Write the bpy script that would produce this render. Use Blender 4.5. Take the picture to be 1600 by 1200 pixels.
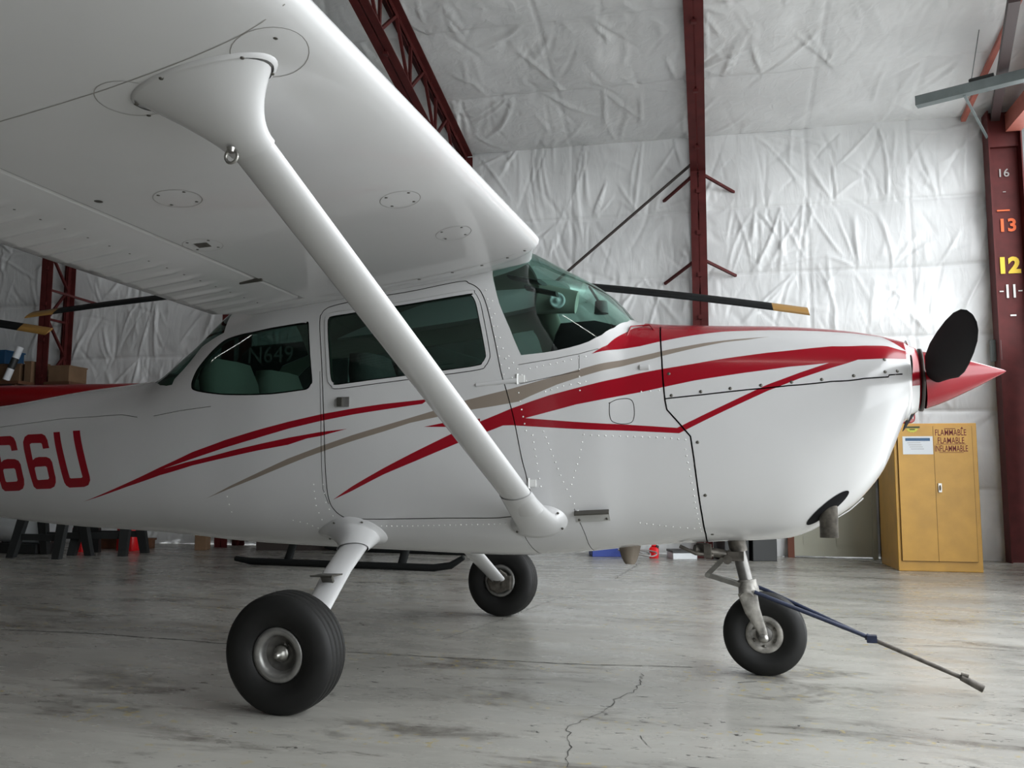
import bpy, bmesh, math, random
import numpy as np
from mathutils import Vector, Matrix
from mathutils.geometry import delaunay_2d_cdt

scene = bpy.context.scene
for o in list(bpy.data.objects): bpy.data.objects.remove(o)
COL = scene.collection
R = math.radians

# ------------------------------------------------------------------ camera
# world frame: x = forward along the near aeroplane, y = across it (away from the viewer), z up, floor at 0, metres
cam_d = bpy.data.cameras.new('camera'); cam = bpy.data.objects.new('camera', cam_d); COL.objects.link(cam)
CAM = Vector((1.82179, -4.20607, 0.84445)); YAW, PITCH, ROLL = 0.3123684, 0.1089576, 0.0042679
Fv = Vector((-math.sin(YAW)*math.cos(PITCH), math.cos(YAW)*math.cos(PITCH), math.sin(PITCH)))
Rv = Fv.cross(Vector((0,0,1))).normalized(); Uv = Rv.cross(Fv)
R2 = math.cos(ROLL)*Rv + math.sin(ROLL)*Uv; U2 = -math.sin(ROLL)*Rv + math.cos(ROLL)*Uv
M = Matrix((R2, U2, -Fv)).transposed().to_4x4(); M.translation = CAM
cam.matrix_world = M
cam_d.sensor_fit = 'HORIZONTAL'; cam_d.sensor_width = 36.0; cam_d.lens = 36.0*1390.12/1600.0
cam_d.clip_start = 0.05; cam_d.clip_end = 200
scene.camera = cam

# ------------------------------------------------------------------ sky, daylight, exposure
scene.view_settings.view_transform = 'Standard'; scene.view_settings.look = 'None'
scene.view_settings.gamma = 1.0; scene.view_settings.use_curve_mapping = False
scene.view_settings.exposure = 1.08
world = bpy.data.worlds.new('overcast_sky'); scene.world = world; world.use_nodes = True
bgn = world.node_tree.nodes['Background']; bgn.inputs[0].default_value = (0.93, 0.97, 1.0, 1); bgn.inputs[1].default_value = 3.0

# hangar frame: s along the back wall (to the right), off = distance out from the back wall, z up
WA = R(5.5); HD = Vector((math.cos(WA), math.sin(WA), 0)); HN = Vector((-math.sin(WA), math.cos(WA), 0))
def B(s, off, z): return HN*6.439 + HD*s - HN*off + Vector((0,0,z))
EAVE, SLOPE, RIDGE, GABLE = 5.08, 0.19, 10.0, 4.92
def roofz(off): return EAVE + SLOPE*(off if off < RIDGE else 2*RIDGE-off)

def area_portal():                                            # guides the daylight that enters through the open hangar door
    l = bpy.data.lights.new('daylight_opening', 'AREA'); l.shape = 'RECTANGLE'; l.size = 12.5; l.size_y = 4.7
    l.cycles.is_portal = True
    o = bpy.data.objects.new('daylight_opening', l); COL.objects.link(o)
    c = B(GABLE+0.05, 0.14+12.5/2, 2.36); z = HD; x = HN; y = z.cross(x)
    m = Matrix((x, y, z)).transposed().to_4x4(); m.translation = c; o.matrix_world = m
area_portal()

# ------------------------------------------------------------------ materials
def srgb(r, g, b):
    f = lambda c: (c/255/12.92) if c/255 <= 0.04045 else ((c/255+0.055)/1.055)**2.4
    return (f(r), f(g), f(b), 1)
def mat(name, col, rough=0.5, metal=0.0, coat=0.0, var=0.0, vscale=8.0, bump=0.0, bscale=60.0, emit=None, spec=0.5):
    m = bpy.data.materials.new(name); m.use_nodes = True; nt = m.node_tree; p = nt.nodes['Principled BSDF']
    p.inputs['Base Color'].default_value = col; p.inputs['Roughness'].default_value = rough; p.inputs['Metallic'].default_value = metal
    p.inputs['Coat Weight'].default_value = coat; p.inputs['Coat Roughness'].default_value = 0.06; p.inputs['Specular IOR Level'].default_value = spec
    tc = nt.nodes.new('ShaderNodeTexCoord')
    if var:
        n = nt.nodes.new('ShaderNodeTexNoise'); n.inputs['Scale'].default_value = vscale; n.inputs['Detail'].default_value = 5
        nt.links.new(tc.outputs['Object'], n.inputs['Vector'])
        mr = nt.nodes.new('ShaderNodeMapRange'); mr.inputs[1].default_value = 0.3; mr.inputs[2].default_value = 0.7
        mr.inputs[3].default_value = 1-var; mr.inputs[4].default_value = 1.0
        nt.links.new(n.outputs['Fac'], mr.inputs[0])
        mx = nt.nodes.new('ShaderNodeMix'); mx.data_type = 'RGBA'; mx.blend_type = 'MULTIPLY'; mx.inputs['Factor'].default_value = 1
        mx.inputs['A'].default_value = col; nt.links.new(mr.outputs[0], mx.inputs['B']); nt.links.new(mx.outputs['Result'], p.inputs['Base Color'])
    if bump:
        n2 = nt.nodes.new('ShaderNodeTexNoise'); n2.inputs['Scale'].default_value = bscale; n2.inputs['Detail'].default_value = 3
        nt.links.new(tc.outputs['Object'], n2.inputs['Vector'])
        bp = nt.nodes.new('ShaderNodeBump'); bp.inputs['Strength'].default_value = bump; bp.inputs['Distance'].default_value = 0.01
        nt.links.new(n2.outputs['Fac'], bp.inputs['Height']); nt.links.new(bp.outputs['Normal'], p.inputs['Normal'])
    if emit: p.inputs['Emission Color'].default_value = col; p.inputs['Emission Strength'].default_value = emit
    return m
WHITE = mat('gloss_white_paint', (0.63,0.63,0.63,1), 0.26, coat=0.6, var=0.05, vscale=3)
RED = mat('gloss_red_paint', (0.29,0.005,0.014,1), 0.22, coat=0.2)
TAUPE = mat('taupe_paint', (0.26,0.215,0.175,1), 0.35, coat=0.5)
SEAM = mat('dark_seam', (0.06,0.06,0.055,1), 0.6)
SEAML = mat('faint_seam', (0.28,0.27,0.25,1), 0.6)
RIVET = mat('painted_rivet', (0.82,0.82,0.8,1), 0.25)
SCREW = mat('dull_screw', (0.12,0.115,0.10,1), 0.4, metal=0.7)
STEEL = mat('bare_steel', (0.45,0.44,0.41,1), 0.35, metal=0.9, var=0.3, vscale=30)
DIRTY = mat('oily_metal', (0.16,0.145,0.125,1), 0.5, metal=0.5, var=0.6, vscale=40)
FORKM = mat('worn_fork_paint', (0.42,0.40,0.36,1), 0.5, metal=0.1, var=0.7, vscale=28)
ALU = mat('dull_aluminium', (0.36,0.355,0.34,1), 0.4, metal=0.7, var=0.35, vscale=25)
RUBBER = mat('tyre_rubber', (0.010,0.010,0.0095,1), 0.62, var=0.3, vscale=20, spec=0.35)
BLACKP = mat('matt_black_paint', (0.008,0.008,0.009,1), 0.75, spec=0.12)
BLACKPL = mat('black_plastic', (0.02,0.022,0.022,1), 0.5)
LINER = mat('cabin_trim', (0.20,0.21,0.17,1), 0.6)
SEATM = mat('seat_fabric', (0.10,0.10,0.095,1), 0.85, var=0.3, bump=0.3)
SEATL = mat('pale_seat_vinyl', (0.38,0.38,0.33,1), 0.55)
STEELRED = mat('red_oxide_steel', (0.105,0.018,0.017,1), 0.6, var=0.35, vscale=6, spec=0.25)
STEELPINK = mat('sunlit_faded_red_steel', (0.52,0.16,0.12,1), 0.55, var=0.2)  # paler red with outdoor sunlight painted in, on top of fading
GALV = mat('grey_painted_channel', (0.17,0.20,0.20,1), 0.5, var=0.2)
YELLOW = mat('yellow_cabinet_paint', (0.62,0.33,0.045,1), 0.42, var=0.18, vscale=5)
YSEAM = mat('grimy_cabinet_seam', (0.15,0.07,0.012,1), 0.7)
HELIRED = mat('helicopter_red', (0.30,0.004,0.008,1), 0.35, coat=0.4)
BLADEM = mat('rotor_black', (0.009,0.010,0.010,1), 0.7, spec=0.2)
TIPY = mat('rotor_tip_ochre', (0.33,0.18,0.045,1), 0.5)
BLUE = mat('blue_plastic', (0.02,0.09,0.20,1), 0.45)
BLUEM = mat('blue_bar_paint', (0.014,0.022,0.055,1), 0.45, var=0.4, vscale=30)
CARD = mat('cardboard', (0.20,0.12,0.065,1), 0.85, var=0.2)
WOODD = mat('brown_wood', (0.13,0.055,0.025,1), 0.7, var=0.3)
PAPER = mat('white_paper', (0.75,0.78,0.8,1), 0.7)
LAMPRED = mat('red_plastic', (0.75,0.01,0.015,1), 0.35)
DOORM = mat('cream_door_paint', (0.46,0.46,0.37,1), 0.5)
DARKP = mat('dark_brown_paint', (0.035,0.025,0.022,1), 0.6)
YELLOWP = mat('yellow_paint', (0.72,0.50,0.03,1), 0.6); ORANGEP = mat('orange_paint', (0.75,0.12,0.02,1), 0.6); GREYP = mat('grey_marking_paint', (0.35,0.33,0.32,1), 0.6)
WHITEP = mat('white_marking_paint', (0.7,0.7,0.68,1), 0.6)
TUBEM = mat('lit_tube', (1,0.97,0.92,1), 0.5, emit=10.0)

def glass_mat(name, tint, gloss=0.03):
    m = bpy.data.materials.new(name); m.use_nodes = True; nt = m.node_tree; nt.nodes.clear()
    out = nt.nodes.new('ShaderNodeOutputMaterial'); tr = nt.nodes.new('ShaderNodeBsdfTransparent'); tr.inputs[0].default_value = tint
    gl = nt.nodes.new('ShaderNodeBsdfGlossy'); gl.inputs['Roughness'].default_value = gloss; gl.inputs[0].default_value = (0.9,0.95,0.93,1)
    lw = nt.nodes.new('ShaderNodeLayerWeight'); lw.inputs['Blend'].default_value = 0.5; pw = nt.nodes.new('ShaderNodeMath'); pw.operation = 'POWER'; pw.inputs[1].default_value = 4.5
    nt.links.new(lw.outputs['Facing'], pw.inputs[0]); fr = nt.nodes.new('ShaderNodeMapRange'); fr.inputs[3].default_value = 0.05; fr.inputs[4].default_value = 0.9; nt.links.new(pw.outputs[0], fr.inputs[0]); mx = nt.nodes.new('ShaderNodeMixShader')
    nt.links.new(fr.outputs[0], mx.inputs[0]); nt.links.new(tr.outputs[0], mx.inputs[1]); nt.links.new(gl.outputs[0], mx.inputs[2]); nt.links.new(mx.outputs[0], out.inputs[0])
    return m
GLASS = glass_mat('green_tinted_perspex', (0.52,0.70,0.65,1)); GLASSD = glass_mat('dark_green_perspex', (0.22,0.32,0.29,1))

def vinyl_mat():
    m = mat('white_vinyl_insulation', (0.84,0.85,0.85,1), 0.38, spec=0.5); nt = m.node_tree; p = nt.nodes['Principled BSDF']
    tc = nt.nodes.new('ShaderNodeTexCoord'); mp = nt.nodes.new('ShaderNodeMapping'); mp.inputs['Rotation'].default_value = (0, 0.2, R(-5.5)); mp.inputs['Scale'].default_value = (1.0, 1.0, 0.32)
    nt.links.new(tc.outputs['Object'], mp.inputs[0])
    hs = []
    for sc, w in ((3.0, 0.55), (7.5, 0.35)):
        n = nt.nodes.new('ShaderNodeTexNoise'); n.inputs['Scale'].default_value = sc; n.inputs['Detail'].default_value = 2.5; n.inputs['Distortion'].default_value = 0.6
        nt.links.new(mp.outputs[0], n.inputs['Vector'])
        a = nt.nodes.new('ShaderNodeMath'); a.operation = 'SUBTRACT'; a.inputs[1].default_value = 0.5; nt.links.new(n.outputs['Fac'], a.inputs[0])
        b = nt.nodes.new('ShaderNodeMath'); b.operation = 'ABSOLUTE'; nt.links.new(a.outputs[0], b.inputs[0])
        c = nt.nodes.new('ShaderNodeMath'); c.operation = 'MULTIPLY'; c.inputs[1].default_value = w; nt.links.new(b.outputs[0], c.inputs[0]); hs.append(c)
    ad = nt.nodes.new('ShaderNodeMath'); ad.operation = 'ADD'; nt.links.new(hs[0].outputs[0], ad.inputs[0]); nt.links.new(hs[1].outputs[0], ad.inputs[1])
    bp = nt.nodes.new('ShaderNodeBump'); bp.inputs['Strength'].default_value = 0.30; bp.inputs['Distance'].default_value = 0.09; bp.invert = True
    nt.links.new(ad.outputs[0], bp.inputs['Height']); nt.links.new(bp.outputs['Normal'], p.inputs['Normal'])
    n3 = nt.nodes.new('ShaderNodeTexNoise'); n3.inputs['Scale'].default_value = 1.3; n3.inputs['Detail'].default_value = 8; nt.links.new(tc.outputs['Object'], n3.inputs['Vector'])
    mr = nt.nodes.new('ShaderNodeMapRange'); mr.inputs[1].default_value = 0.35; mr.inputs[2].default_value = 0.62; mr.inputs[3].default_value = 0.86; mr.inputs[4].default_value = 1.0; nt.links.new(n3.outputs['Fac'], mr.inputs[0])
    mx = nt.nodes.new('ShaderNodeMix'); mx.data_type = 'RGBA'; mx.blend_type = 'MULTIPLY'; mx.inputs['Factor'].default_value = 1; mx.inputs['A'].default_value = (0.84,0.85,0.85,1)
    nt.links.new(mr.outputs[0], mx.inputs['B']); nt.links.new(mx.outputs['Result'], p.inputs['Base Color'])
    return m
VINYL = vinyl_mat()

def floor_mat():
    m = mat('painted_concrete', (0.36,0.355,0.325,1), 0.3); nt = m.node_tree; p = nt.nodes['Principled BSDF']
    N = nt.nodes.new; L = nt.links.new
    geo = N('ShaderNodeNewGeometry'); mp = N('ShaderNodeMapping'); L(geo.outputs['Position'], mp.inputs[0]); mp.inputs['Rotation'].default_value = (0,0,R(-8)); mp.inputs['Scale'].default_value = (0.55,1.6,1)
    def noise(sc, det, vec, dist=0.0, rough=0.6):
        n = N('ShaderNodeTexNoise'); n.inputs['Scale'].default_value = sc; n.inputs['Detail'].default_value = det; n.inputs['Distortion'].default_value = dist; n.inputs['Roughness'].default_value = rough; L(vec, n.inputs['Vector']); return n.outputs['Fac']
    def rng(v, a, b, c, d):
        r = N('ShaderNodeMapRange'); r.inputs[1].default_value = a; r.inputs[2].default_value = b; r.inputs[3].default_value = c; r.inputs[4].default_value = d; L(v, r.inputs[0]); return r.outputs[0]
    def mix(a, b, f):
        x = N('ShaderNodeMix'); x.data_type = 'RGBA'
        if isinstance(a, tuple): x.inputs['A'].default_value = a
        else: L(a, x.inputs['A'])
        x.inputs['B'].default_value = b; L(f, x.inputs['Factor']); return x.outputs['Result']
    def mul(a, b):
        x = N('ShaderNodeMath'); x.operation = 'MULTIPLY'; L(a, x.inputs[0]); L(b, x.inputs[1]); return x.outputs[0]
    base = mix((0.40,0.39,0.355,1), (0.29,0.285,0.26,1), rng(noise(0.7, 6, mp.outputs[0], 1.0), 0.35, 0.65, 0, 1))
    streak = mul(rng(noise(1.6, 8, mp.outputs[0], 0.5, 0.72), 0.53, 0.60, 0, 1), rng(noise(0.45, 3, geo.outputs['Position']), 0.38, 0.52, 0, 1))
    c = mix(base, (0.12,0.11,0.095,1), mul(streak, rng(noise(14, 3, geo.outputs['Position']), 0.3, 0.6, 0.3, 0.85)))
    mp2 = N('ShaderNodeMapping'); L(geo.outputs['Position'], mp2.inputs[0]); mp2.inputs['Rotation'].default_value = (0,0,R(-10)); mp2.inputs['Scale'].default_value = (1.0,2.6,1)
    chips = mul(rng(noise(13, 5, mp2.outputs[0], 0.8, 0.7), 0.615, 0.64, 0, 1), rng(noise(1.1, 2, geo.outputs['Position']), 0.42, 0.54, 0, 1))
    c = mix(c, (0.05,0.047,0.042,1), chips)
    yel = mul(rng(noise(22, 2, geo.outputs['Position']), 0.60, 0.66, 0, 0.75), rng(noise(0.9, 2, mp2.outputs[0]), 0.52, 0.60, 0, 1))
    c = mix(c, (0.42,0.33,0.10,1), yel)
    L(c, p.inputs['Base Color'])
    L(rng(noise(3, 5, mp.outputs[0]), 0.3, 0.7, 0.16, 0.42), p.inputs['Roughness'])
    bp = N('ShaderNodeBump'); bp.inputs['Strength'].default_value = 0.12; bp.inputs['Distance'].default_value = 0.02; L(noise(6, 4, mp.outputs[0]), bp.inputs['Height']); L(bp.outputs['Normal'], p.inputs['Normal'])
    return m
CONC = floor_mat()

# ------------------------------------------------------------------ mesh builders
class MB:
    def __init__(s): s.v = []; s.f = []; s.m = []; s.sm = []; s.n = {}
    def add(s, vs, fs, mi=0, smooth=True, normals=None):
        b = len(s.v); s.v += [tuple(map(float, p)) for p in vs]
        for f in fs: s.f.append(tuple(b+i for i in f)); s.m.append(mi); s.sm.append(smooth)
        if normals is not None:
            for i, n in enumerate(normals): s.n[b+i] = tuple(n)
        return s
    def box(s, c, size, rot=None, mi=0):
        x, y, z = [k/2 for k in size]; c = Vector(c)
        vs = [Vector((a*x, b*y, d*z)) for a in (-1,1) for b in (-1,1) for d in (-1,1)]
        if rot is not None: vs = [rot @ v for v in vs]
        return s.add([c+v for v in vs], [(0,1,3,2),(4,6,7,5),(0,4,5,1),(2,3,7,6),(0,2,6,4),(1,5,7,3)], mi, False)
    def bar(s, a, b, w, h, up=(0,0,1), mi=0):
        a, b = Vector(a), Vector(b); d = (b-a); L = d.length; d.normalize(); u = Vector(up)
        if abs(u.dot(d)) > 0.98: u = Vector((1,0,0)) if abs(d.x) < 0.9 else Vector((0,1,0))
        x = d.cross(u).normalized(); z = x.cross(d)
        return s.box((a+b)/2, (w, L, h), Matrix((x, d, z)).transposed(), mi)
    def loft(s, rings, mi=0, caps=True, smooth=True, closed=True):
        n = len(rings[0]); vs = [p for r in rings for p in r]; fs = []
        for i in range(len(rings)-1):
            for j in range(n if closed else n-1):
                k = (j+1) % n; fs.append((i*n+j, i*n+k, (i+1)*n+k, (i+1)*n+j))
        s.add(vs, fs, mi, smooth)
        if caps:
            s.add(rings[0], [tuple(range(n))[::-1]], mi, False); s.add(rings[-1], [tuple(range(n))], mi, False)
        return s
    def ell(s, path, radii, mi=0, n=20, a0=None, caps=True):      # elliptical tube: path points, radii (ra, rb); a0 = direction of ra
        rings = []; P = [Vector(p) for p in path]
        for i, p in enumerate(P):
            d = (P[min(i+1, len(P)-1)] - P[max(i-1, 0)]).normalized(); ref = Vector(a0) if a0 is not None else (Vector((0,0,1)) if abs(d.z) < 0.9 else Vector((1,0,0)))
            a = (ref - d*ref.dot(d)).normalized(); b = d.cross(a); r = radii[i] if isinstance(radii, list) else radii
            ra, rb = r if isinstance(r, tuple) else (r, r)
            rings.append([p + a*ra*math.cos(2*math.pi*k/n) + b*rb*math.sin(2*math.pi*k/n) for k in range(n)])
        return s.loft(rings, mi, caps)
    def lathe(s, prof, c, axis, n=48, mi=0, zclip=None):           # prof: (distance along axis, radius)
        ax = Vector(axis).normalized(); ref = Vector((0,0,1)) if abs(ax.z) < 0.9 else Vector((1,0,0)); a = (ref-ax*ref.dot(ax)).normalized(); b = ax.cross(a); c = Vector(c)
        rings = [[c+ax*t+(a*math.cos(2*math.pi*k/n)+b*math.sin(2*math.pi*k/n))*r for k in range(n)] for t, r in prof]
        if zclip is not None: rings = [[Vector((p.x, p.y, max(p.z, zclip))) for p in rg] for rg in rings]
        return s.loft(rings, mi, False)
    def disc(s, c, nrm, r, mi=0, n=14, h=0.002):
        return s.lathe([(0,r),(h,r*0.85),(h,0.0001)], c, nrm, n, mi)
    def poly(s, pts, mi=0): return s.add(pts, [tuple(range(len(pts)))], mi, False)
    def prism(s, pts, dvec, mi=0):
        n = len(pts); d = Vector(dvec); q = [Vector(p)+d for p in pts]; P = [Vector(p) for p in pts]
        s.add(P+q, [tuple(range(n))[::-1], tuple(range(n, 2*n))]+[(i, (i+1)%n, n+(i+1)%n, n+i) for i in range(n)], mi, False); return s
    def text(s, txt, origin, xd, yd, size, mi=0, align='CENTER', bold=0.0, squash=1.0):
        cu = bpy.data.curves.new('t', 'FONT'); cu.body = txt; cu.size = 1.0; cu.align_x = align; cu.align_y = 'CENTER'; cu.offset = bold; cu.resolution_u = 3
        ob = bpy.data.objects.new('t', cu); COL.objects.link(ob); dg = bpy.context.evaluated_depsgraph_get(); me = ob.evaluated_get(dg).to_mesh()
        o = Vector(origin); xd = Vector(xd).normalized()*size*squash; yd = Vector(yd).normalized()*size
        s.add([o+xd*v.co.x+yd*v.co.y for v in me.vertices], [tuple(p.vertices) for p in me.polygons], mi, False)
        ob.evaluated_get(dg).to_mesh_clear(); bpy.data.objects.remove(ob); bpy.data.curves.remove(cu); return s
    def build(s, name, mats, parent=None, origin=None, bevel=0.0):
        if not isinstance(mats, (list, tuple)): mats = [mats]
        org = Vector(origin) if origin is not None else (world_origin(parent) if parent else Vector((0,0,0)))
        me = bpy.data.meshes.new(name); V = [(p[0]-org.x, p[1]-org.y, p[2]-org.z) for p in s.v]
        me.from_pydata(V, [], s.f); me.polygons.foreach_set('material_index', s.m); me.polygons.foreach_set('use_smooth', s.sm)
        for m in mats: me.materials.append(m)
        me.update()
        if s.n:
            bm = None; nn = [(0,0,0)]*len(s.v)
            me_n = [v.normal.copy() for v in me.vertices]
            nn = [s.n.get(i, tuple(me_n[i])) for i in range(len(s.v))]; me.normals_split_custom_set_from_vertices(nn)
        ob = bpy.data.objects.new(name, me); COL.objects.link(ob)
        ob.location = org - (world_origin(parent) if parent else Vector((0,0,0)))
        ORG[ob.name] = org
        if parent: ob.parent = parent
        if bevel: b = ob.modifiers.new('bevel', 'BEVEL'); b.width = bevel; b.segments = 2; b.limit_method = 'ANGLE'
        return ob
ORG = {}
def world_origin(o): return ORG[o.name]
def thing(name, loc, label, cat, group=None):
    o = bpy.data.objects.new(name, None); COL.objects.link(o); o.empty_display_size = 0.1; o.location = loc; ORG[o.name] = Vector(loc)
    o['label'] = label; o['category'] = cat
    if group: o['group'] = group
    return o
def tag(o, label, cat, group=None):
    o['label'] = label; o['category'] = cat
    if group: o['group'] = group
    return o
def structure(o): o['kind'] = 'structure'; return o

FK = [[-5.3, 1.25, 1.05, 1.15, 0.03, 2.2, 2.2], [-4.2, 1.27, 0.86, 1.07, 0.13, 2.2, 2.3], [-2.9, 1.2792, 0.6358, 0.98, 0.26, 2.3, 2.5], [-2.1, 1.3584, 0.577, 0.98, 0.35, 2.4, 2.7], [-1.5, 1.4177, 0.5578, 1.0, 0.42, 2.5, 2.9], [-1.25, 1.5786, 0.5449, 1.01, 0.45, 2.6, 3.0], [-0.95, 1.8, 0.5253, 1.03, 0.48, 3.0, 3.2], [-0.6, 1.92, 0.515, 1.05, 0.515, 3.4, 3.3], [0.0, 1.98, 0.5048, 1.06, 0.54, 3.6, 3.4], [0.5, 1.9786, 0.4969, 1.06, 0.54, 3.6, 3.3], [0.8, 1.8451, 0.5141, 1.07, 0.53, 3.2, 3.2], [1.0, 1.7173, 0.537, 1.08, 0.52, 2.8, 3.0], [1.12, 1.5895, 0.5525, 1.09, 0.505, 2.7, 2.9], [1.45, 1.5552, 0.5786, 1.11, 0.48, 2.7, 2.7], [1.75, 1.5392, 0.5986, 1.13, 0.45, 2.6, 2.5], [2.0, 1.512, 0.72, 1.17, 0.41, 2.5, 2.4], [2.15, 1.4836, 0.878, 1.22, 0.37, 2.4, 2.4], [2.25, 1.4545, 1.1067, 1.26, 0.3, 2.4, 2.4]]
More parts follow.
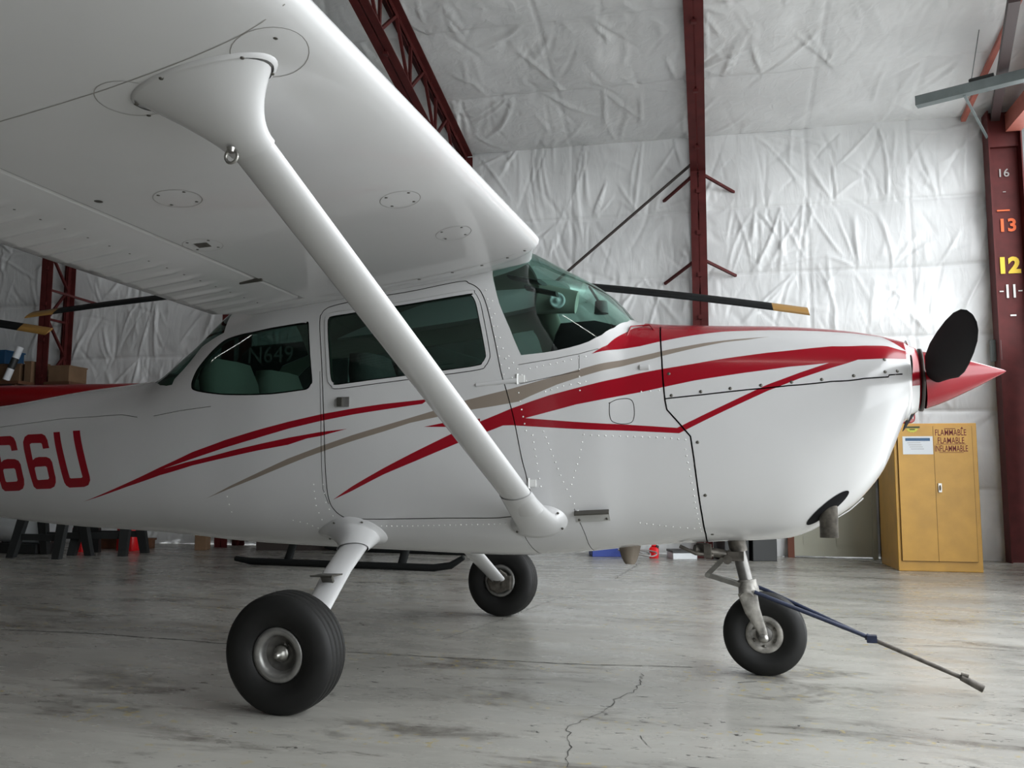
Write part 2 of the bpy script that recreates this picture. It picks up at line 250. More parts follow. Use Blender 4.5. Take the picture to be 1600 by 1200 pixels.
OUTLINE = {
 'topred': [(0.982,1.0115),(1.1132,0.9343),(1.1797,0.9059),(1.264,0.8497),(1.3986,0.7654),(1.5305,0.6882),(1.7077,0.6448),(1.8825,0.6268),(2.0526,0.6286),(2.1646,0.6814),(2.2501,1.0956),(2.26,1.0956),(2.26,-0.0001),(1.1694,-0.0001),(1.1694,0.5784),(1.1356,0.6476),(1.1072,0.7446),(1.0454,0.9288)],
 'ws': [(0.5195,0.5801),(0.5276,0.6079),(0.5658,0.7256),(0.6191,0.8529),(0.675,1.0162),(0.7772,1.0035),(0.8331,0.9905),(0.8881,0.9703),(0.9313,0.9485),(0.9683,0.9214),(1.0189,0.8588),(1.0631,0.7416),(1.0981,0.5287),(1.1035,0.2773),(1.1372,0.3241),(1.1421999999999999,-0.0001),(0.5,-0.0001),(0.5,0.45)],
 'rearwin': [(-0.9394,0.6382),(-1.0154,0.6412),(-1.0961,0.644),(-1.1509,0.7342),(-1.2391,0.8499),(-1.244,0.9062),(-1.288,0.8937),(-1.3526,0.8388),(-1.4498,0.6775),(-1.4598,-0.0001),(-0.95,-0.0001),(-0.95,0.5)],
 'main': [(-0.2393,2.1035),(-0.1335,1.9988),(0.0306,1.8555),(0.1876,1.724),(0.3621,1.5807),(0.4374,1.5303),(0.4911,1.4877),(0.6301,1.3954),(0.7232,1.3453),(0.8081,1.3039),(0.9882,1.2371),(1.1879,1.1617),(1.273,1.1364),(1.4074,1.1007),(1.5372,1.0594),(1.7089,1.0093),(1.8785,0.973),(1.9616,0.959),(2.0867,0.9812),(2.1799,1.0143),(2.2501,1.1118),(2.2476,1.2644),(2.1729,1.2326),(2.0567,1.1715),(1.9453,1.1625),(1.791,1.1654),(1.6245,1.1999),(1.4084,1.2519),(1.1894,1.3239),(0.92,1.3899),(0.695,1.4767),(0.603,1.5223),(0.5212,1.5741),(0.3899,1.6595),(0.188,1.8007),(0.0304,1.905),(-0.1347,2.0327)],
 'diag': [(2.0617,1.1706),(1.9567,1.2175),(1.8319,1.2851),(1.7063,1.3745),(1.5356,1.5247),(1.3487,1.6909),(1.0019,1.6044),(0.6377,1.5278),(0.5797,1.5257),(0.6892,1.4736),(1.002,1.5497),(1.3412,1.644),(1.5361,1.472),(1.7068,1.3171),(1.8326,1.2301),(1.9453,1.1625),(2.0082,1.1164)],
 'spike': [(0.2233,1.5245),(0.3279,1.4906),(0.491,1.4644),(0.4912,1.5162),(0.3465,1.5278)],
 'tailred1': [(-1.8351,2.2228),(-1.4865,1.9636),(-1.2635,1.7938),(-1.0575,1.6571),(-0.8587,1.5667),(-0.6655,1.5018),(-0.4834,1.4418),(-0.3075,1.3944),(-0.1379,1.3597),(0.0252,1.3292),(0.2461,1.3004),(0.2153,1.3367),(0.0258,1.3757),(-0.1371,1.4102),(-0.3065,1.4523),(-0.4822,1.5053),(-0.6639,1.5773),(-0.8568,1.6434),(-0.9558,1.6847),(-1.0965,1.7454),(-1.242,1.8122),(-1.2635,1.8795),(-1.4886,2.0071)],
 'tailred2': [(-1.3286,1.8787),(-1.242,1.8122),(-1.0963,1.7587),(-0.9551,1.7203),(-0.8163,1.6772),(-0.6625,1.6375),(-0.4806,1.5866),(-0.3049,1.5475),(-0.1604,1.5283),(-0.236,1.5573),(-0.3042,1.584),(-0.3737,1.5995),(-0.4793,1.6502),(-0.6242,1.6852),(-0.7566,1.718),(-0.8944,1.7522),(-1.0548,1.7962),(-1.2635,1.8795)],
 'taupe': [(-0.9748,2.1151),(-0.8156,1.9996),(-0.6592,1.8977),(-0.4773,1.772),(-0.3027,1.6733),(-0.1346,1.5843),(0.0274,1.5084),(0.2625,1.3973),(0.284,1.3801),(0.418,1.3199),(0.5198,1.2804),(0.6151,1.2486),(0.8075,1.1755),(0.9351,1.1234),(1.0784,1.0567),(1.237,0.9829),(1.2687,0.9652),(1.448,0.8824),(1.5787,0.833),(1.7164,0.7908),(1.6233,0.8433),(1.5349,0.8735),(1.449,0.9222),(1.2704,1.0173),(1.2387,1.0364),(1.0798,1.1127),(0.9467,1.1759),(0.836,1.2291),(0.7174,1.3054),(0.666,1.3424),(0.5645,1.3665),(0.4516,1.3914),(0.2938,1.4425),(0.1542,1.4907),(0.028,1.5569),(-0.1603,1.6488),(-0.3711,1.7616),(-0.4768,1.8244),(-0.6596,1.9362),(-0.8165,2.0221)],
 'sidewin': [(-1.0886,1.0),(-1.0921,0.9366),(-1.0696,0.8541),(-1.0243,0.7886),(-0.9735,0.7402),(-0.9128,0.7073),(-0.8197,0.7131),(-0.7113,0.7309),(-0.5725,0.7371),(-0.4467,0.7409),(-0.4166,0.7481),(-0.3995,0.7691),(-0.3601,1.0953),(-0.3657,1.1419),(-0.3825,1.174),(-0.4249,1.1809),(-0.5805,1.1876),(-0.7127,1.1715),(-0.8727,1.1271),(-1.0063,1.0701),(-1.0683,1.0301)],
 'doorwin': [(-0.2883,0.7699),(-0.2853,0.7441),(-0.2691,0.7335),(-0.1488,0.7299),(0.097,0.7101),(0.4097,0.6755),(0.4295,0.6809),(0.4444,0.6996),(0.4615,0.7409),(0.491,0.8679),(0.5132,0.9982),(0.5114,1.0278),(0.4991,1.0525),(0.473,1.0718),(0.2746,1.101),(0.0381,1.1336),(-0.2092,1.1623),(-0.2351,1.1478),(-0.2517,1.1086),(-0.2662,0.9557)],
 'doorwinframe': [(-0.3057,0.7717),(-0.3056,0.7366),(-0.2808,0.7128),(-0.1512,0.711),(0.0948,0.6918),(0.4074,0.6551),(0.4437,0.6689),(0.4641,0.6968),(0.483,0.7422),(0.5121,0.8691),(0.5326,0.9992),(0.5288,1.0388),(0.5121,1.077),(0.4809,1.0987),(0.275,1.1296),(0.0387,1.1635),(-0.2084,1.1937),(-0.2474,1.1704),(-0.2704,1.1181),(-0.2854,0.9532)],
 'door': [(-0.3377,0.7491),(-0.3342,0.7102),(-0.3119,0.6834),(-0.2438,0.6703),(0.088,0.6433),(0.3615,0.6034),(0.4101,0.6155),(0.4519,0.6393),(0.483,0.678),(0.516,0.7603),(0.5564,0.9339),(0.5888,1.1373),(0.6115,1.253),(0.6448,1.4667),(0.6809,1.7892),(0.6997,1.9212),(0.708,2.0518),(0.6856,2.1649),(0.6247,2.2163),(0.3262,2.2274),(-0.1208,2.2506),(-0.1926,2.2384),(-0.2364,2.1833),(-0.2595,2.0992),(-0.27,1.9005),(-0.2865,1.4099),(-0.3071,1.0129)],
 'cowlline': [(1.2472,0.5653),(1.2763,1.0365),(1.2863,1.2652),(1.2929,1.4012),(1.3005,1.4834),(1.3468,1.5987),(1.3951,1.7248),(1.4058,1.8994),(1.4163,2.1296),(1.4253,2.3807),(1.4285,2.633),(1.4181,2.9758)],
 'cowlsplit': [(1.293,1.3904),(1.4522,1.3755),(1.6234,1.3544),(1.7889,1.3435),(1.9544,1.3557),(2.0767,1.3968),(2.1702,1.4576),(2.1731,1.4377),(2.2271,1.4689)],
 'line_a': [(-0.3159,1.0555),(-0.3021,1.4085),(-0.2864,2.0259),(-0.2624,2.1365)],
 'line_b': [(-2.5131,1.0516),(-2.0073,1.0374),(-1.5724,1.1192),(-1.4479,1.1886)],
 'line_c': [(-1.331,1.2076),(-1.1568,1.2018),(-0.9494,1.2154)],
 'line_d': [(0.9011,2.1921),(0.9261,2.3927),(0.9265,2.5705),(0.9197,2.8232)],
 'line_e': [(0.6509,2.246),(0.6715,2.4864),(0.6795,2.6594),(0.6736,2.8716)],
 'line_f': [(0.6712,1.2109),(0.8635,1.1564),(0.9326,1.1373),(0.9306,1.0224)],
 'line_h': [(0.6644,1.0776),(0.8341,1.0434),(0.9304,1.0134),(1.0104,0.9705)],
 'oval': [(1.0627,1.3974),(1.096,1.3705),(1.1495,1.3775),(1.1654,1.4516),(1.1596,1.558),(1.1222,1.5789),(1.0757,1.552),(1.0626,1.489),(1.0627,1.3974)],
 'grill': [(0.6938,1.9347),(0.6998,1.9934),(0.7205,2.0117),(0.7353,1.9855)],
 't1': [(-2.0595,1.2345),(-2.0104,1.2384),(-1.9085,1.9094),(-1.9003,1.9192),(-1.8218,1.9108),(-1.8133,1.8981),(-1.9107,1.2449),(-1.857,1.2514),(-1.7606,1.8839),(-1.7574,1.9408),(-1.7726,2.0024),(-1.8044,2.0274),(-1.9171,2.0445),(-1.9407,2.0165),(-1.953,1.9771)],
 't2': [(-2.123,1.4836),(-2.0738,1.4753),(-2.0957,1.3467),(-2.1191,1.2766),(-2.1487,1.244),(-2.2589,1.2378),(-2.2822,1.2737),(-2.2883,1.3602),(-2.2759,1.4738),(-2.203,1.9961),(-2.195,2.0665),(-2.1741,2.101),(-2.0615,2.0741),(-2.0305,2.0408),(-2.0171,1.9824),(-2.0167,1.9093),(-2.0438,1.693),(-2.0627,1.6363),(-2.0925,1.6106),(-2.151,1.6101),(-2.1801,1.6266),(-2.1969,1.6603),(-2.2304,1.4034),(-2.2195,1.3863),(-2.1454,1.3902),(-2.1356,1.4064)],
 'h2': [(-2.1796,1.7895),(-2.174,1.7683),(-2.0949,1.7537),(-2.0842,1.7723),(-2.0672,1.9241),(-2.0752,1.9442),(-2.1517,1.9646),(-2.1613,1.9516)],
 't3': [(-2.3746,1.5035),(-2.3233,1.4935),(-2.3464,1.3507),(-2.3712,1.2724),(-2.4024,1.2358),(-2.5173,1.2285),(-2.5411,1.269),(-2.5469,1.3664),(-2.5338,1.494),(-2.462,2.0716),(-2.4555,2.149),(-2.4347,2.1864),(-2.3163,2.1523),(-2.2828,2.1137),(-2.2675,2.0488),(-2.2658,1.9689),(-2.2922,1.7336),(-2.3116,1.6719),(-2.3427,1.6443),(-2.4038,1.6447),(-2.434,1.6635),(-2.4517,1.7012),(-2.4865,1.4147),(-2.4752,1.3953),(-2.398,1.3994),(-2.3878,1.4175)],
 'h3': [(-2.4344,1.8438),(-2.4283,1.8202),(-2.3458,1.8023),(-2.3347,1.8225),(-2.3188,1.9881),(-2.3275,2.0104),(-2.4077,2.0353),(-2.4175,2.0213)],
 'rv1': [(0.7773,1.5912),(0.861,1.9891),(0.9151,2.2095)],
 'rv2': [(0.9526,1.6365),(0.9325,1.8158),(0.8963,2.012)],
 'rv3': [(0.9854,1.6461),(1.135,1.6846),(1.2882,1.7192),(1.3741,1.7482)],
 'rv4': [(1.3732,1.8269),(1.3975,2.1514),(1.4131,2.5709)],
 'rv5': [(0.5322,0.7125),(0.5633,0.8452),(0.6059,1.0329),(0.6363,1.1627)],
 'rv6': [(0.4968,0.6563),(0.5456,0.8446),(0.586,1.0729),(0.5983,1.1379)],
 'rv7': [(0.7293,1.6172),(0.7628,2.0115)],
 'rv8': [(1.1657,2.3932),(1.2694,2.4581),(1.3863,2.5242)],
 'rv9': [(-0.2489,2.3101),(0.0664,2.3027),(0.3812,2.28),(0.5909,2.2688)],
 'rv10': [(-0.3369,1.9869),(-0.3328,2.1521),(-0.3171,2.2683)],
 'rv11': [(-0.285,1.9862),(-0.2785,2.1247),(-0.2527,2.2311)],
 'rv12': [(-0.4794,2.2866),(-0.4058,2.3109),(-0.3547,2.3513)],
 'rv13': [(0.7162,1.1065),(0.8346,1.0738),(0.9581,1.031)],
 'rv14': [(0.7008,1.578),(0.6805,1.4064),(0.6597,1.21)],
 'rv15': [(0.9324,1.1233),(0.9364,1.2816)],
 'rv16': [(0.7855,1.2776),(0.8641,1.241),(0.9608,1.2153)],
 'rv17': [(1.1948,1.3192),(1.2692,1.3174)],
 'rv18': [(-0.8408,2.0953),(-0.8301,2.234)],
 'screws': [(1.3194,1.3667),(1.4394,1.3491),(1.5576,1.3355),(1.6792,1.3218),(1.7992,1.3133),(1.9155,1.3223),(2.0383,1.3384),(2.1589,1.3899),(2.2072,1.4161),(1.3081,1.1796),(1.4229,1.7773),(1.445,2.2084),(1.4549,2.6439),(2.16,1.2396)],
 'pts': [(1.9249,2.5899),(-0.1825,1.3015),(0.5577,1.1889),(0.6595,1.1734),(0.9748,2.2582),(0.7472,2.2864),(-0.1724,2.382),(1.2057,1.113),(0.9693,2.295),(0.7099,1.9829)],
}

# ------------------------------------------------------------------ hangar shell
SHADE = mat('bare_metal_lining', (0.22,0.215,0.21,1), 0.7)
rng = np.random.default_rng(7)
def wrinkles(us, vs, girts, seams, n_free, fan=True):
    """height field of slack vinyl sheeting: sag between girts, puckers fanning out of fixing points, loose folds"""
    U, V = np.meshgrid(us, vs, indexing='ij'); H = np.zeros_like(U); du = us[1]-us[0]; dv = vs[1]-vs[0]
    g = np.array(sorted(girts))
    for a, b in zip(g[:-1], g[1:]):
        m = (V >= a) & (V < b); t = (V[m]-a)/(b-a); H[m] += 0.045*np.sin(math.pi*t)**0.8*(1.3-0.9*t)
    for x in seams:
        H -= 0.010*np.exp(-((U-x)/0.02)**2)
    for y in g[1:-1]:
        H -= 0.010*np.exp(-((V-y-0.012*np.sin(U*2.1+y))/0.014)**2)
    def ridge(x, y, ang, L, w, A, curve):
        c, s = math.cos(ang), math.sin(ang); ext = L+4*w
        i0, i1 = np.searchsorted(us, [x-ext, x+ext]); j0, j1 = np.searchsorted(vs, [y-ext, y+ext])
        if i1-i0 < 2 or j1-j0 < 2: return
        u = U[i0:i1, j0:j1]-x; v = V[i0:i1, j0:j1]-y; a = u*c+v*s; d = -u*s+v*c - curve*a*a
        t = np.clip(a/L, 0, 1); H[i0:i1, j0:j1] += A*np.exp(-(d/(w*(0.6+t)))**2)*(np.sin(math.pi*np.clip(t*0.92+0.06, 0, 1))**0.8)*((a > -0.02) & (a < L*1.02))
    for k in range(60):                                     # broad slack billows
        cx_, cy_, sx, sy, a = rng.uniform(us[0], us[-1]), rng.uniform(vs[0], vs[-1]), rng.uniform(0.15, 0.5), rng.uniform(0.2, 0.6), rng.normal(0, 0.022)
        H += a*np.exp(-((U-cx_)/sx)**2-((V-cy_)/sy)**2)
    if fan:
        for y in girts:
            x = us[0]
            while x < us[-1]:
                x += rng.uniform(0.2, 0.75)
                base = rng.choice([math.pi/2, -math.pi/2]) + rng.normal(0, 0.35)
                for k in range(rng.integers(2, 7)):
                    ridge(x+rng.normal(0, .03), y, base+rng.normal(0, 0.45), rng.uniform(0.25, 0.95), rng.uniform(0.008, 0.022), rng.uniform(0.008, 0.024)*rng.choice([1, 1, -0.7]), rng.normal(0, 0.25))
    for k in range(n_free):
        ridge(rng.uniform(us[0], us[-1]), rng.uniform(vs[0], vs[-1]), rng.choice([math.pi/2, -math.pi/2])+rng.normal(0, 0.42), rng.uniform(0.15, 0.7), rng.uniform(0.008, 0.022), rng.uniform(0.003, 0.013)*rng.choice([1, -1]), rng.normal(0, 0.3))
    for k in range(n_free//3):
        ridge(rng.uniform(us[0], us[-1]), rng.uniform(vs[0], vs[-1]), rng.uniform(0, math.pi), rng.uniform(0.1, 0.4), rng.uniform(0.03, 0.07), rng.uniform(0.004, 0.012)*rng.choice([1, -1]), rng.normal(0, 1.0))
    return H
def sheet(name, us, vs, H, place):
    nu, nv = len(us), len(vs); me = bpy.data.meshes.new(name)
    co = np.array([place(us[i], vs, H[i]) for i in range(nu)]).reshape(-1, 3)
    idx = np.arange(nu*nv).reshape(nu, nv); q = np.stack([idx[:-1,:-1], idx[1:,:-1], idx[1:,1:], idx[:-1,1:]], -1).reshape(-1, 4)
    me.from_pydata(co.tolist(), [], q.tolist()); me.polygons.foreach_set('use_smooth', [True]*len(q)); me.materials.append(VINYL); me.update()
    ob = bpy.data.objects.new(name, me); COL.objects.link(ob); ORG[ob.name] = Vector((0,0,0)); return structure(ob)
hn, hd, b0 = np.array(HN), np.array(HD), np.array(HN*6.439)
FR = [-13.2, -10.3, -7.36, -4.45, -1.57, 1.36]          # steel frames along the back wall
us = np.arange(-9.5, GABLE+0.001, 0.019); vs = np.arange(0, EAVE+0.02, 0.019)
H = wrinkles(us, vs, [0.0, 0.78, 1.66, 2.52, 3.32, 4.12, EAVE], [-8.6,-7.36,-6.1,-4.45,-3.1,-1.57,-0.2,1.36,2.62,3.75], 1100)
sheet('wall_back', us, vs, H, lambda u, v, h: b0 + hd*u - hn*(h[:,None]+0.0) + np.stack([v*0, v*0, v], 1))
us2 = np.arange(-9.5, GABLE+0.001, 0.025); vs2 = np.arange(0, 6.0, 0.025)
H2 = wrinkles(us2, vs2, [0.0, 1.15, 2.3, 3.45, 4.6, 6.0], [-8.6,-7.36,-6.1,-4.45,-3.1,-1.57,-0.2,1.36,2.62,3.75], 750)
sheet('ceiling', us2, vs2, H2, lambda u, v, h: b0 + hd*u - hn*(v[:,None]) + np.stack([v*0, v*0, EAVE+SLOPE*v-h-0.01], 1))
mb = MB(); mb.poly([B(-20,-0.12,-0.1), B(GABLE+.1,-0.12,-0.1), B(GABLE+.1,-0.12,EAVE+0.3), B(-20,-0.12,EAVE+0.3)]); structure(mb.build('wall_back', SHADE))   # unseen sheet cladding behind the lining, added to block leaking sky light
mb = MB(); mb.poly([B(-20,-0.2,EAVE+0.08), B(GABLE+.1,-0.2,EAVE+0.08), B(GABLE+.1,6.4,roofz(6.4)+0.12), B(-20,6.4,roofz(6.4)+0.12)]); structure(mb.build('ceiling', SHADE))  # unseen roof skin, added so no sky light leaks in at the eave
mb = MB()                                                  # the rest of the roof lining, out of the picture
for s0, s1, o0, o1 in ((-9.5, GABLE, 6.0, RIDGE), (-9.5, GABLE, RIDGE, 20), (-20, -9.5, 0, RIDGE), (-20, -9.5, RIDGE, 20)):
    mb.poly([B(s0,o0,roofz(o0)), B(s1,o0,roofz(o0)), B(s1,o1,roofz(o1)), B(s0,o1,roofz(o1))])
structure(mb.build('ceiling', SHADE))
mb = MB(); mb.poly([B(-20,20,0), B(GABLE,20,0), B(GABLE,20,roofz(20)), B(-20,20,roofz(20))]); structure(mb.build('wall_front', SHADE))
mb = MB(); mb.poly([B(-20,0,0), B(-9.45,0,0), B(-9.45,0,EAVE), B(-20,0,EAVE)]); structure(mb.build('wall_back', VINYL))
mb = MB(); mb.poly([B(-20,0,0), B(-20,20,0), B(-20,20,EAVE), B(-20,RIDGE,roofz(RIDGE)), B(-20,0,EAVE)]);
structure(mb.build('wall_left', SHADE))
OPZ, OP0, OP1 = 4.85, 0.14, 0.14+12.5                           # the open doorway in the right-hand end wall
mb = MB(); mb.prism([B(GABLE,0,0), B(GABLE,OP0,0), B(GABLE,OP0,OPZ), B(GABLE,OP1,OPZ), B(GABLE,OP1,0), B(GABLE,20,0), B(GABLE,20,EAVE), B(GABLE,RIDGE,roofz(RIDGE)), B(GABLE,0,EAVE)], HD*0.12)
structure(mb.build('wall_right', VINYL))
mb = MB(); mb.prism([B(-20,0.0,-0.2), B(GABLE+0.1,0.0,-0.2), B(GABLE+0.1,20,-0.2), B(-20,20,-0.2)][::-1], (0,0,0.2))
# saw-cut joint and cracks of the slab
def crack(pts, w, mi=1, jit=0.012):
    P = [Vector((x, y, 0.0012)) for x, y in pts]; out = []
    for a, b in zip(P[:-1], P[1:]):
        n = max(2, int((b-a).length/0.03))
        out += [a+(b-a)*(k/n)+Vector((rng.normal(0, jit), rng.normal(0, jit), 0)) for k in range(n)]
    out.append(P[-1])
    for a, b in zip(out[:-1], out[1:]):
        d = (b-a).normalized(); n = Vector((-d.y, d.x, 0)); wa = w*rng.uniform(0.35, 1.3)
        mb.poly([a-n*wa/2, b-n*wa/2, b+n*wa/2, a+n*wa/2], mi)
crack([(-2.500,-0.200),(-1.901,-0.125),(-1.178,-0.143),(-1.008,-0.162)], 0.012, 1, 0.004)
crack([(-0.391,-0.150),(0.185,-0.120),(0.803,-0.066),(1.376,0.057)], 0.009, 1, 0.004)
crack([(1.129,-0.173),(1.162,-0.446),(1.123,-0.633),(1.099,-0.897),(1.034,-1.100),(1.051,-1.218),(1.095,-1.318),(1.136,-1.535)], 0.004, 1, 0.008)
crack([(1.292,-1.136),(1.345,-1.269)], 0.003, 1, 0.006)
crack([(1.544,-0.216),(1.620,-0.164)], 0.009, 1, 0.001)
crack([(-0.029,0.319),(0.060,1.269),(0.111,2.174)], 0.004, 1, 0.008)
crack([(0.252,3.583),(0.200,5.191)], 0.006, 1, 0.008)
structure(mb.build('floor', [CONC, mat('crack_dirt', (0.05,0.047,0.042,1), 0.9)]))
mb = MB(); mb.prism([B(GABLE+0.1,-12,-0.2), B(40,-12,-0.2), B(40,30,-0.2), B(GABLE+0.1,30,-0.2)][::-1], (0,0,0.19))
structure(mb.build('floor_apron', mat('outdoor_apron', (0.38,0.38,0.37,1), 0.8)))

# ------------------------------------------------------------------ steel frames
def ibeam(m, a, b, w, h, up, mi=0):                       # H section: two flanges (w wide) and a web, depth h along up
    a, b = Vector(a), Vector(b); u = Vector(up)
    m.bar(a+u*(h/2-0.006), b+u*(h/2-0.006), w, 0.012, up, mi); m.bar(a-u*(h/2-0.006), b-u*(h/2-0.006), w, 0.012, up, mi); m.bar(a, b, 0.010, h-0.02, up, mi)
def lattice_frame(s, label):
    t = thing('steel_frame', B(s,0.1,0), label, 'steel frame', 'red lattice frames of the hangar')
    dpt = 0.5; nz = -HN
    up = (-HN*(-1)*SLOPE + Vector((0,0,1))).normalized()
    rn = (HN*SLOPE*-1*-1 + Vector((0,0,1))).normalized()
    # outer and inner chord of the column: twin angles with a slot between
    def chord(name, a, b, side):
        m = MB(); d = HD*0.048
        for q in (-1, 1):
            m.bar(Vector(a)+d*q, Vector(b)+d*q, 0.080, 0.012, side); m.bar(Vector(a)+d*q*0.30+Vector(side)*0.03, Vector(b)+d*q*0.30+Vector(side)*0.03, 0.008, 0.06, side)
        for k in range(9):
            f = (k+0.5)/9; p = Vector(a)*(1-f)+Vector(b)*f; m.box(p, (0.05, 0.05, 0.05), Matrix.Rotation(WA, 3, 'Z'))
        m.build(name, STEELRED, t)
    zi = EAVE-0.62
    chord('outer_chord', B(s,0.07,0), B(s,0.07,EAVE-0.08), -HN); chord('inner_chord', B(s,dpt,0), B(s,dpt+0.02,zi), HN)
    L = 9.5
    chord('rafter_top_chord', B(s,0.07,EAVE-0.06), B(s,L,roofz(L)-0.07), (0,0,-1)); chord('rafter_bottom_chord', B(s,dpt+0.02,zi), B(s,L,roofz(L)-0.55), (0,0,1))
    def web(name, a, b, r=0.014): m = MB(); m.bar(a, b, 0.03, 0.03); m.build(name, STEELRED, t)
    n = 9
    for k in range(n):
        z0 = 0.25+k*(zi-0.3)/n; z1 = 0.25+(k+1)*(zi-0.3)/n
        web('lacing_bar', B(s,0.1,z0) if k % 2 else B(s,dpt-0.03,z0), B(s,dpt-0.03,z1) if k % 2 else B(s,0.1,z1))
        if k in (2, 5, 8): web('lacing_bar', B(s,0.1,z1), B(s,dpt-0.03,z1))
    web('lacing_bar', B(s,0.1,EAVE-0.1), B(s,dpt,zi)); web('lacing_bar', B(s,0.1,zi), B(s,dpt,zi))
    x = dpt
    while x < L-0.9:
        web('lacing_bar', B(s,x,roofz(x)-0.62), B(s,x+0.45,roofz(x+0.45)-0.1)); web('lacing_bar', B(s,x+0.45,roofz(x+0.45)-0.1), B(s,x+0.9,roofz(x+0.9)-0.58)); web('lacing_bar', B(s,x+0.9,roofz(x+0.9)-0.58), B(s,x+0.9,roofz(x+0.9)-0.1)); x += 0.9
    for z in (3.42, 4.45):                                # flange braces to the girts
        for q in (-1, 1):
            web('flange_brace', B(s+0.03*q,dpt-0.05,z), B(s+0.42*q,0.03,z-0.10-(0.02 if q > 0 else 0.08)))
    return t
lattice_frame(-7.36, 'dark red lattice column at the far left, seen under the wing flap')
lattice_frame(-4.60, 'red lattice frame mostly hidden behind the wing, second from the left')
lattice_frame(-1.57, 'red lattice truss sloping up the ceiling just behind the wing leading edge')
lattice_frame(1.36, 'tall red frame in the middle of the back wall, above the engine cowling')

# corner column with painted height marks, and the end rafter and door header
t = thing('corner_column', B(4.71,0.18,0), 'dark red corner column painted with height numbers 11, 12, 13 and 16', 'column')
m = MB()
m.bar(B(4.71,0.16,0), B(4.71,0.16,5.0), 0.012, 0.34, HD)
m.bar(B(4.545,0.2,0), B(4.545,0.2,5.0), 0.20, 0.014, HD); m.bar(B(4.875,0.2,0), B(4.875,0.2,5.0), 0.20, 0.014, HD)
FRONT = -HN
def onweb(z, ds=0.0): return B(4.71+ds, 0.178, z)
XD, YD = HD, Vector((0,0,1))
m.text('16', onweb(4.305), XD, YD, 0.13, 1, bold=0.01); m.text('13', onweb(3.700,0.01), XD, YD, 0.20, 2, bold=0.03); m.text('12', onweb(3.242), XD, YD, 0.24, 3, bold=0.05)
for q in (-1, 1): m.box(onweb(2.959, 0.035*q+0.01), (0.022, 0.004, 0.15), Matrix.Rotation(WA, 3, 'Z'), 4); m.box(onweb(2.959, 0.095*q+0.01), (0.04, 0.004, 0.012), Matrix.Rotation(WA, 3, 'Z'), 4)
m.box(onweb(2.687, 0.02), (0.06, 0.004, 0.018), Matrix.Rotation(WA, 3, 'Z'), 4); m.box(onweb(3.877, -0.02), (0.13, 0.004, 0.016), Matrix.Rotation(WA, 3, 'Z'), 2); m.box(onweb(4.090, 0.0), (0.03, 0.004, 0.008), Matrix.Rotation(WA, 3, 'Z'), 1)
m.build('column', [STEELRED, GREYP, ORANGEP, YELLOWP, WHITEP], t)
m = MB(); m.prism([B(4.54,0.10,4.6), B(4.88,0.10,4.6), B(4.88,0.10,5.0), B(4.54,0.10,5.0)], -HN*0.12); m.build('cap_plate', STEELRED, t)
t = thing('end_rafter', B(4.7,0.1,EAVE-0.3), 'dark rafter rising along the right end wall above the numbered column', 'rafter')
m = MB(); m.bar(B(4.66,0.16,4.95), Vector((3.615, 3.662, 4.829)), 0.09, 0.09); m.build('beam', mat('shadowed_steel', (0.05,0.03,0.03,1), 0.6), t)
t = thing('door_header', B(4.80,0.2,4.8), 'sunlit pink header beam over the open hangar doorway', 'beam')
m = MB(); m.bar(B(4.80,0.30,4.84), B(4.80,15.2,4.84), 0.16, 0.20, (0,0,1)); m.build('beam', STEELPINK, t)  # sun on the header is put into its pink base colour
t = thing('roof_brace', B(4.35,0.05,EAVE-0.06), 'sunlit, faded red roof brace rising from behind the grey track at the upper right', 'brace')
m = MB(); m.bar(B(4.36,0.05,EAVE-0.07), B(4.36,6.2,roofz(6.2)-0.07), 0.05, 0.05); m.build('brace', STEELPINK, t)
t = thing('door_track', Vector((3.075, 5.459, 4.751)), 'grey steel door track channel projecting from the right end wall', 'track')
m = MB(); m.bar(Vector((3.075, 5.459, 4.751)), Vector((4.211, 5.013, 4.751)), 0.10, 0.10); m.build('channel', GALV, t)
m = MB(); d = (Vector(Vector((4.211, 5.013, 4.751)))-Vector(Vector((3.075, 5.459, 4.751)))).normalized(); m.ell([Vector(Vector((3.075, 5.459, 4.751)))+d*0.50+Vector((0,0,0.07)), Vector(Vector((3.075, 5.459, 4.751)))+d*0.72+Vector((0,0,0.075))], [0.03, 0.03]); m.box(Vector(Vector((3.075, 5.459, 4.751)))+d*0.61+Vector((0,0,0.07)), (0.20,0.05,0.05), Matrix.Rotation(math.atan2(d.y, d.x), 3, 'Z')); m.build('trolley', BLACKPL, t)
m = MB(); m.bar(Vector(Vector((3.075, 5.459, 4.751)))+d*0.45-Vector((0,0,0.05)), Vector((3.933, 6.597, 4.698)), 0.025, 0.012); m.build('stay', GALV, t)
m = MB(); m.ell([Vector(Vector((3.075, 5.459, 4.751)))+d*0.52+Vector((0,0,0.09)), Vector((3.698, 5.218, 5.630))], [0.004, 0.004], n=6); m.build('cable', GALV, t)
t = thing('sway_rod', B(1.3,0.3,4.4), 'long dark diagonal rod running from the middle frame down to the left', 'rod')
m = MB(); m.ell([Vector((0.773, 6.162, 4.654)), Vector((-1.851, 5.909, 2.477))], [0.018, 0.018], n=8); m.build('rod', DARKP, t)
t = thing('junction_box', Vector((3.924, 6.726, 2.306)), 'grey electrical box fixed to the left edge of the numbered column', 'electrical box')
m = MB(); m.box(Vector((3.924, 6.726, 2.306)), (0.10, 0.09, 0.24), Matrix.Rotation(WA, 3, 'Z')); m.build('box_body', GALV, t, bevel=0.004); m = MB(); m.box(Vector(Vector((3.924, 6.726, 2.306)))-HN*0.048, (0.085, 0.008, 0.22), Matrix.Rotation(WA, 3, 'Z')); m.build('cover', GALV, t)
